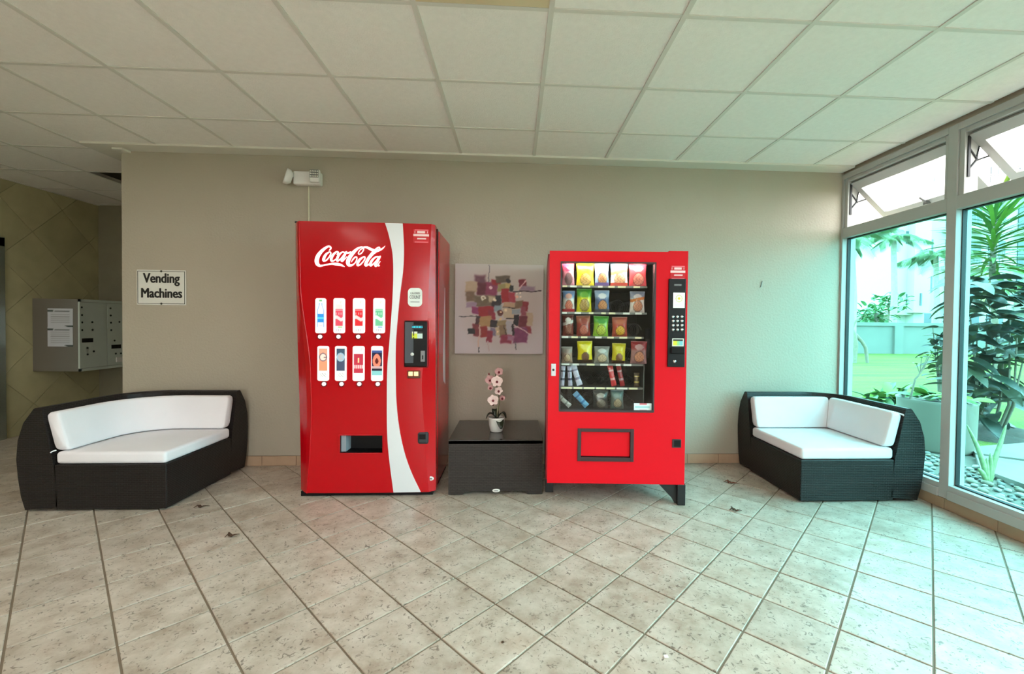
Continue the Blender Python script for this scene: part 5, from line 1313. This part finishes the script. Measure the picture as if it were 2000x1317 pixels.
# apartment building beyond the wall
M_BW = mat('white_render', 'B8B6B0', 0.8, noise=0.03); M_WIN = mat('dark_window', '4C5A60', 0.15); M_SHUT = mat('louvre_grey', '7E8488', 0.6)
bd_ = empty('apartment_building', (36, 36, GZ), 'white apartment building with balconies behind the boundary wall', 'building')
def fac(a, b, c, e, y): p, q = PY(a, e, y), PY(b, c, y); return p.x, q.x, p.z, q.z
x0, x1, z0, z1 = fac(1740, 1785, 380, 615, 32.0); box('stair_block', x0, x1 + .3, 32.0, 40, z0, 15, M_BW, bd_); box('stair_base', x0 + 1.2, x1 + .3, 32.6, 40, GZ, z0, M_BW, bd_)
x0b, x1b, z0b, z1b = fac(1784, 1822, 380, 611, 31.4); box('tower', x0b, x1b, 31.4, 40, z0b, 15, M_BW, bd_); box('tower_base', x0b + .5, x1b, 31.9, 40, GZ, z0b, M_BW, bd_)
box('main_block', x1b, x1b + 30, 33.5, 42, GZ, 15, M_BW, bd_)
for (a, b, c, e, y, nm) in ((1769, 1777, 575, 596, 32.0, 'window'), (1797, 1804, 490, 519, 31.4, 'louvre'), (1796, 1800, 573, 597, 31.4, 'slot_window'), (1769, 1777, 452, 476, 32.0, 'window')):
    p0, p1, r0, r1 = fac(a, b, c, e, y); wo = box(nm, p0, p1, y - .06, y + .02, r0, r1, M_WIN if nm != 'louvre' else M_SHUT, bd_)
    if nm == 'louvre':
        for k in range(6): zz_ = r0 + (r1 - r0) * (k + .5) / 6; box('slat', p0, p1, y - .10, y - .06, zz_ - .03, zz_ + .03, M_BW, wo)
for fl_ in range(5):
    zb_ = 0.2 + fl_ * 3.0
    for k in range(4):
        xb = x1b + 1.0 + k * 6.2
        box('balcony_slab', xb + 2.0, xb + 5.6, 32.0, 33.5, zb_ - .25, zb_, M_BW, bd_)
        rail = box('balcony_rail', xb + 2.0, xb + 5.6, 32.0, 32.06, zb_ + 1.0, zb_ + 1.08, M_SHUT, bd_)
        for q in range(13): box('baluster', xb + 2.05 + q * .29, xb + 2.09 + q * .29, 32.01, 32.05, zb_, zb_ + 1.0, M_SHUT, rail)
        wo = box('balcony_door', xb + 2.3, xb + 5.3, 33.42, 33.52, zb_, zb_ + 2.2, M_WIN, bd_); box('mullion', xb + 3.75, xb + 3.85, 33.38, 33.44, zb_, zb_ + 2.2, M_BW, wo)
        wo = box('window', xb - .2, xb + 1.2, 33.42, 33.52, zb_ + .9, zb_ + 2.2, M_WIN, bd_); box('mullion', xb + .45, xb + .53, 33.38, 33.44, zb_ + .9, zb_ + 2.2, M_BW, wo)

# palms
def frond_mesh(L, mt, droop, n=16):
    m = MB(); rp = []
    for k in range(n + 1):
        t = k / n; rp.append(Vector((0, L * (t - .12 * t * t * droop), L * (.25 * t - droop * .75 * t * t))))
    m.tube([tuple(p) for p in rp], [.03 * (1 - .8 * k / n) for k in range(n + 1)], 5)
    for k in range(2, n * 3):
        t = k / (n * 3); i = min(n - 1, int(t * n)); p = rp[i].lerp(rp[i + 1], t * n - i); tg = (rp[i + 1] - rp[i]).normalized()
        ll = L * .30 * (math.sin(PI * (.1 + .85 * t)) ** .7)
        for s_ in (-1, 1):
            d_ = (Vector((s_, 0, 0)) * .75 + tg * .55 + Vector((0, 0, -.35))).normalized(); e = p + d_ * ll + Vector((0, 0, -.40 * ll)); md = p + d_ * ll * .5; wv = tg * .018
            m.add([p - wv, p + wv, md + wv, e, md - wv], [(0, 1, 2, 3, 4)])
    o = m.build('frond', mt, None, fix=False); me = o.data; bpy.data.objects.remove(o); return me
M_PALM = mat('palm_green', '5A7850', 0.55, rnd=0.15)
fm = [frond_mesh(3.0, M_PALM, .75), frond_mesh(2.7, M_PALM, 1.05), frond_mesh(3.1, M_PALM, .45)]
def palm(px_, py_, Y, label, n=14, sc=1.0, seed=1):
    c = PY(px_, py_, Y); t = empty('palm_tree', (c.x, Y, GZ), label, 'palm tree', 'palm trees beyond the lawn'); rr = random.Random(seed)
    MB().tube([(c.x + .1, Y, GZ), (c.x + .15, Y, c.z * .5), (c.x, Y, c.z)], [.20, .16, .13], 10).build('trunk', mat('palm_bark', '9A9488', 0.9, noise=0.15, nscale=8, bump=0.4, bscale=20), t)
    for k in range(n): inst(fm[k % 3], 'frond', (c.x, Y, c.z), (rr.uniform(-.15, .55), rr.uniform(-.2, .2), k * 2 * PI / n + rr.uniform(-.2, .2)), (sc, sc, sc), t)
palm(1828, 498, 27.0, 'palm tree standing in front of the apartment tower', 14, .75, 3)
palm(1745, 466, 24.5, 'palm tree whose fronds hang before the stair block', 12, .62, 8)
palm(1662, 470, 18.6, 'palm tree on the lawn near the bare-branched tree, before the boundary wall', 14, .62, 5)
palm(1985, 560, 26.0, 'palm tree in front of the apartment balconies', 14, .7, 9)
# hedge behind the wall
hm = [strap_mesh('leaf_tuft', .42, .10, .4, mat('hedge_leaf', '4E7C4A', 0.6, rnd=0.2), 5, .3)]
for (a, b, HY, lab) in ((1712, 612, 22.6, 'rounded green tree behind the wall beside the stair block'), (1738, 588, 26.5, 'taller green tree top against the stair block corner'), (1680, 618, 28.5, 'low green tree behind the wall near the bare branches')):
    c = PY(a, b, HY); t = empty('garden_tree', (c.x, HY, GZ), lab, 'tree', 'trees behind the wall'); MB().tube([(c.x, HY, GZ), (c.x, HY, c.z)], .1, 7).build('trunk', M_BARK, t)
    leafy(t, hm, 'leaf_tuft', tuple(c), 110, .42, (-.3, 1.2), (.7, 1.2), (-.7, .4), random.Random(a))

# ================================================================== the snack machine stands turned a few degrees, its stock with it
PV, PHI = Vector((.70, 3.3, 0)), math.radians(-3.4)
rz = Matrix.Rotation(PHI, 3, 'Z'); sh = Vector((.0215, -.004, 0))
for o in bpy.data.objects:
    if o.parent is None and (o is ams or o.get('group') == 'packets in the snack machine'):
        o.location = PV + rz @ (o.location - PV) + sh
        o.rotation_euler = (o.rotation_euler[0], o.rotation_euler[1], PHI)
